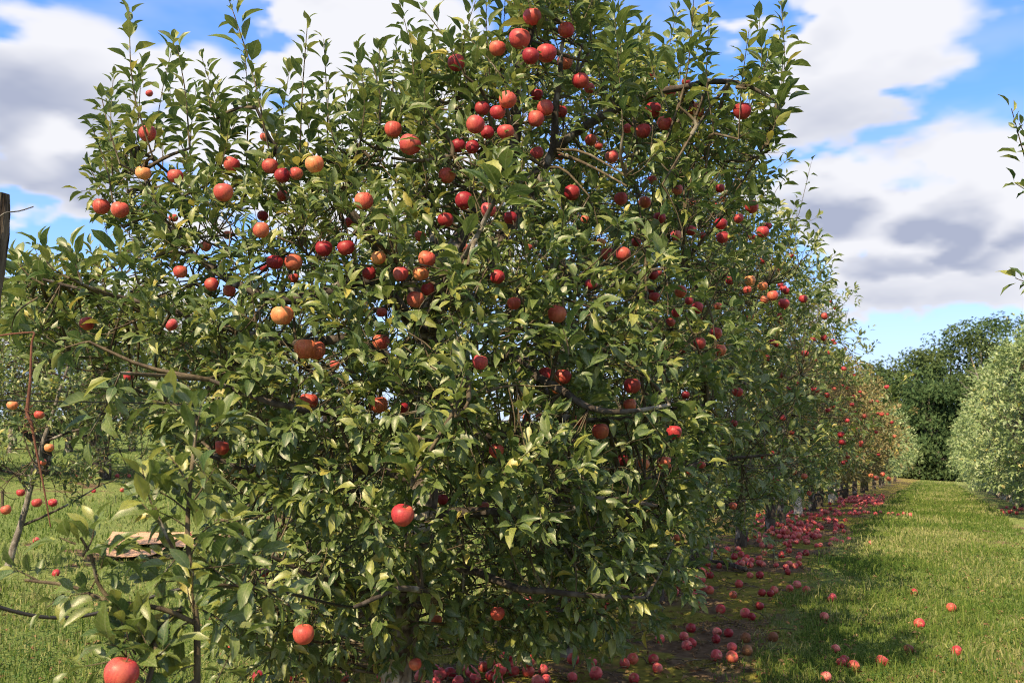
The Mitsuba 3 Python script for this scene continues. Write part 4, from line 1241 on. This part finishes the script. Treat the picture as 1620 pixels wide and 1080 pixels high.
hose = [at(-30, 950, 2.75), at(20, 966, 2.8), at(75, 976, 2.85), at(130, 974, 2.9), at(200, 957, 2.95), at(270, 935, 3.0), at(330, 927, 3.05), at(440, 935, 3.3), at(560, 960, 3.9), [*row_pt(0, -.1), .75]]
put("drip_hose", tube(spline(hose, 60), .0055, 7), "mat_hose")
tag("drip_hose", "thin black hose sagging across the lower left in front of the grass", "hose")

rod = [at(-2, 531, 3.12), at(20, 528, 3.12), at(44, 526, 3.13), at(54, 527, 3.13), at(50, 545, 3.13), at(48, 600, 3.13), at(43, 650, 3.13), at(50, 672, 3.13), at(58, 715, 3.14), at(70, 775, 3.15), at(80, 833, 3.16)]
put("rusty_rod", tube(spline(rod, 70), np.concatenate([np.full(28, .003), np.interp(np.arange(42), [0, 16, 24, 41], [.0036, .006, .004, .002])]), 8, .25, 3), "mat_rust")
tag("rusty_rod", "bent rusty iron rod hooked beside the post and hanging down at left", "rod")
coil = [at(46, 640, 3.12) + np.array([.012 * math.cos(a), .012 * math.sin(a), -.0018 * k]) for k, a in enumerate(np.linspace(0, 22, 50))]
put("rusty_rod__wire_coil", tube(np.array(coil), .0014, 5), "mat_rust")

def stake(px, py, ptop, label, r, m, key):
    q = ground_at(px, py)
    top = at(px, ptop, q[1])
    n = 10
    k = numbered(key)
    put(k, tube(np.array([q[0], q[1], q[2] - .1]) + (top - q + [0, 0, .1]) * np.linspace(0, 1, n)[:, None], np.r_[np.full(n - 1, r), r * .8], 9, .06, 2), m, 40)
    tag(k, label, "stake")

stake(1237, 822, 796, "pale stake standing among fallen apples between the row trunks", .04, "mat_whitewash", "stake")
stake(1321, 790, 664, "pale grey post rising inside the crowns far down the row", .07, "mat_whitewash", "stake")
stake(4, 812, 775, "thin stake at the far left edge beside the leaning tree", .02, "mat_twig", "stake")

# flattened cardboard on the grass
def sheet(corners, lift, seed, key, n=14):
    P = [ground_at(*c_) for c_ in corners]
    u, w_ = np.meshgrid(np.linspace(0, 1, n), np.linspace(0, 1, n), indexing="ij")
    p = (P[0] * ((1 - u) * (1 - w_))[..., None] + P[1] * (u * (1 - w_))[..., None] + P[2] * (u * w_)[..., None] + P[3] * ((1 - u) * w_)[..., None])
    p[..., 2] = gz(p[..., 0], p[..., 1]) + lift + .05 * meshkit.fbm(p * 2.3, 2, seed) + .035 * np.abs(u - .45) ** 1.2
    i, j = np.meshgrid(np.arange(n - 1), np.arange(n - 1), indexing="ij")
    k = i * n + j
    q = np.stack([k, k + n, k + n + 1, k + 1], -1).reshape(-1, 4)
    top, bot = p.reshape(-1, 3), p.reshape(-1, 3) - [0, 0, .006]
    N = n * n
    e = np.concatenate([k[:, 0], k[-1, :] + n, (k[:, -1] + n + 1)[::-1], (k[0, :] + 1)[::-1]])
    ring = np.concatenate([np.arange(n - 1) * n, (n - 1) * n + np.arange(n - 1), (np.arange(n - 1, 0, -1)) * n + n - 1, np.arange(n - 1, 0, -1)])
    nx = np.roll(ring, -1)
    side = np.stack([ring, nx, nx + N, ring + N], -1)
    put(key, (np.vstack([top, bot]), np.vstack([q[:, ::-1] if False else q, q[:, ::-1] + N, side[:, ::-1]])), "mat_cardboard", 30)

sheet([(165, 876), (262, 872), (305, 854), (178, 854)], .06, 1, "cardboard_sheet__panel")
sheet([(150, 886), (236, 889), (262, 875), (160, 876)], .03, 2, "cardboard_sheet__panel_001")
sheet([(262, 874), (345, 872), (350, 856), (303, 855)], .04, 4, "cardboard_sheet__panel_002")
tag("cardboard_sheet", "flattened tan cardboard box lying on the grass at left", "cardboard")

# ------------------------------------------------------------------ the wood at the end of the alley
def forest_tree(px, top_py, d, rad, seed, label, n=2600, grp=None, shrub=False):
    rng = np.random.default_rng(seed)
    key = numbered("forest_tree")
    x, y = at(px, 700, d)[:2]
    g = float(gz(x, y))
    top = at(px, top_py, d)[2]
    Ht = top - g
    lean = rng.normal(0, .4, 2)
    line = [np.array([x, y, g - .2]), np.array([x + lean[0] * .4, y + lean[1] * .4, g + Ht * .4]), np.array([x + lean[0], y + lean[1], g + Ht * .85])]
    put(key + "__trunk", tube(spline(line, 10), np.linspace(.028 * Ht, .05, 10), 8, .1), "mat_trunk")
    br = []
    # clumps: lumps of foliage on the limbs
    k = 58
    a, u = rng.uniform(0, 6.28, k), rng.uniform(.12 if not shrub else .02, .98, k)
    prof = np.sqrt(np.clip(1 - (1.75 * u - .80) ** 2, .04, 1))
    rr = rad * prof * rng.uniform(.35, .95, k)
    cc = np.stack([x + lean[0] * u + np.cos(a) * rr, y + lean[1] * u + np.sin(a) * rr, g + Ht * (u * .95 + .02)], -1)
    cs = rad * rng.uniform(.20, .36, k)
    for c_, u_ in zip(cc[:12], u[:12]):
        s0 = spline(line, 20)[int(min(u_ * .8, .95) * 19)]
        put(numbered(key + "__limb"), tube(spline([s0, (s0 + c_) / 2 + [0, 0, .3], c_], 5), np.linspace(.09, .03, 5), 5), "mat_branch")
    m = rng.integers(0, k, n)
    dv = unit(rng.normal(0, 1, (n, 3)))
    p = cc[m] + dv * (cs[m] * rng.uniform(.55, 1.12, n) ** .5)[:, None] * [1, 1, .72]
    p = p[p[:, 2] > g + .2]
    n = len(p)
    nm = unit(dv[:n] + rng.normal(0, .5, (n, 3)) + [0, 0, .5])
    ax = unit(np.cross(nm, rng.normal(0, 1, (n, 3))))
    v, f, uv = scatter_mesh(LEAF_LO, rng.integers(0, len(LEAF_LO), n), p, frames(ax, nm), rng.uniform(.26, .52, n), rng.integers(0, 4000, n))
    put(key + "__foliage", (v, f), "mat_forest_leaf", False, uv)
    labels[key + "__foliage"] = {"kind": "stuff"}
    tag(key, label, "tree", grp)


FOREST = [(1380, 588, 92, 3.2, "low dark green tree at the left end of the distant wood"), (1412, 572, 96, 4.0, "dark green tree, second from the left in the distant wood"),
          (1452, 552, 90, 3.9, "dark tree of the distant wood right above the end of the alley"), (1502, 524, 94, 4.6, "tall round dark tree left of the highest crown in the wood"),
          (1556, 500, 90, 4.8, "tallest broad dark crown of the distant wood"), (1608, 492, 94, 4.6, "tall dark tree of the wood at the right edge of the picture"),
          (1440, 640, 86, 2.6, None), (1478, 600, 85, 3.0, None), (1520, 590, 86, 3.4, None), (1575, 580, 87, 3.4, None), (1660, 488, 92, 4.2, None), (1715, 530, 92, 4.2, None), (1340, 600, 95, 3.4, None), (1300, 612, 97, 3.4, None),
          (1262, 616, 98, 3.4, None), (1222, 625, 99, 3.4, None), (1780, 540, 94, 4.4, None), (1455, 700, 84, 2.0, None), (1492, 690, 83.5, 2.0, None), (1530, 680, 84, 2.2, None)]
for i, (px, tp, d, r, lab) in enumerate(FOREST):
    forest_tree(px, tp, d, r, 500 + i, lab or f"lower dark tree in front of or beside the distant wood, number {NTHS[i - 6]}", 6000 if i < 10 else 1500, None if lab else "lower trees of the distant wood", shrub=lab is None)


def dead_tree(key, label, path, d, r, boughs):
    P = [at(*q_, d) for q_ in path]
    P[0] = np.array([P[0][0], P[0][1], float(gz(P[0][0], P[0][1])) - .1])
    c = spline(P, 16)
    put(key + "__trunk", tube(c, np.linspace(r, r * .3, 16), 7, .1), "mat_greybark")
    for u, e in boughs:
        s0 = c[int(u * 15)]
        E = [at(*q_, d + .3) for q_ in e]
        put(numbered(key + "__bough"), tube(spline([s0] + E, 8), np.linspace(r * .45, .02, 8), 5), "mat_greybark")
    tag(key, label, "dead tree")


dead_tree("dead_tree", "bare grey dead tree with spread boughs at the edge of the wood", [(1560, 745), (1560, 690), (1557, 640), (1548, 600), (1536, 565)], 82, .15,
          [(.55, [(1540, 632), (1522, 622)]), (.6, [(1545, 615), (1525, 612)]), (.7, [(1562, 615), (1560, 600)]), (.62, [(1538, 622), (1518, 602)]), (.8, [(1540, 590), (1528, 585)]), (.5, [(1570, 640), (1575, 622)])])
dead_tree("dead_tree_001", "short leaning dead trunk in front of the distant wood", [(1500, 745), (1500, 690), (1505, 665), (1515, 645)], 88, .15, [(.8, [(1522, 650), (1530, 655)])])
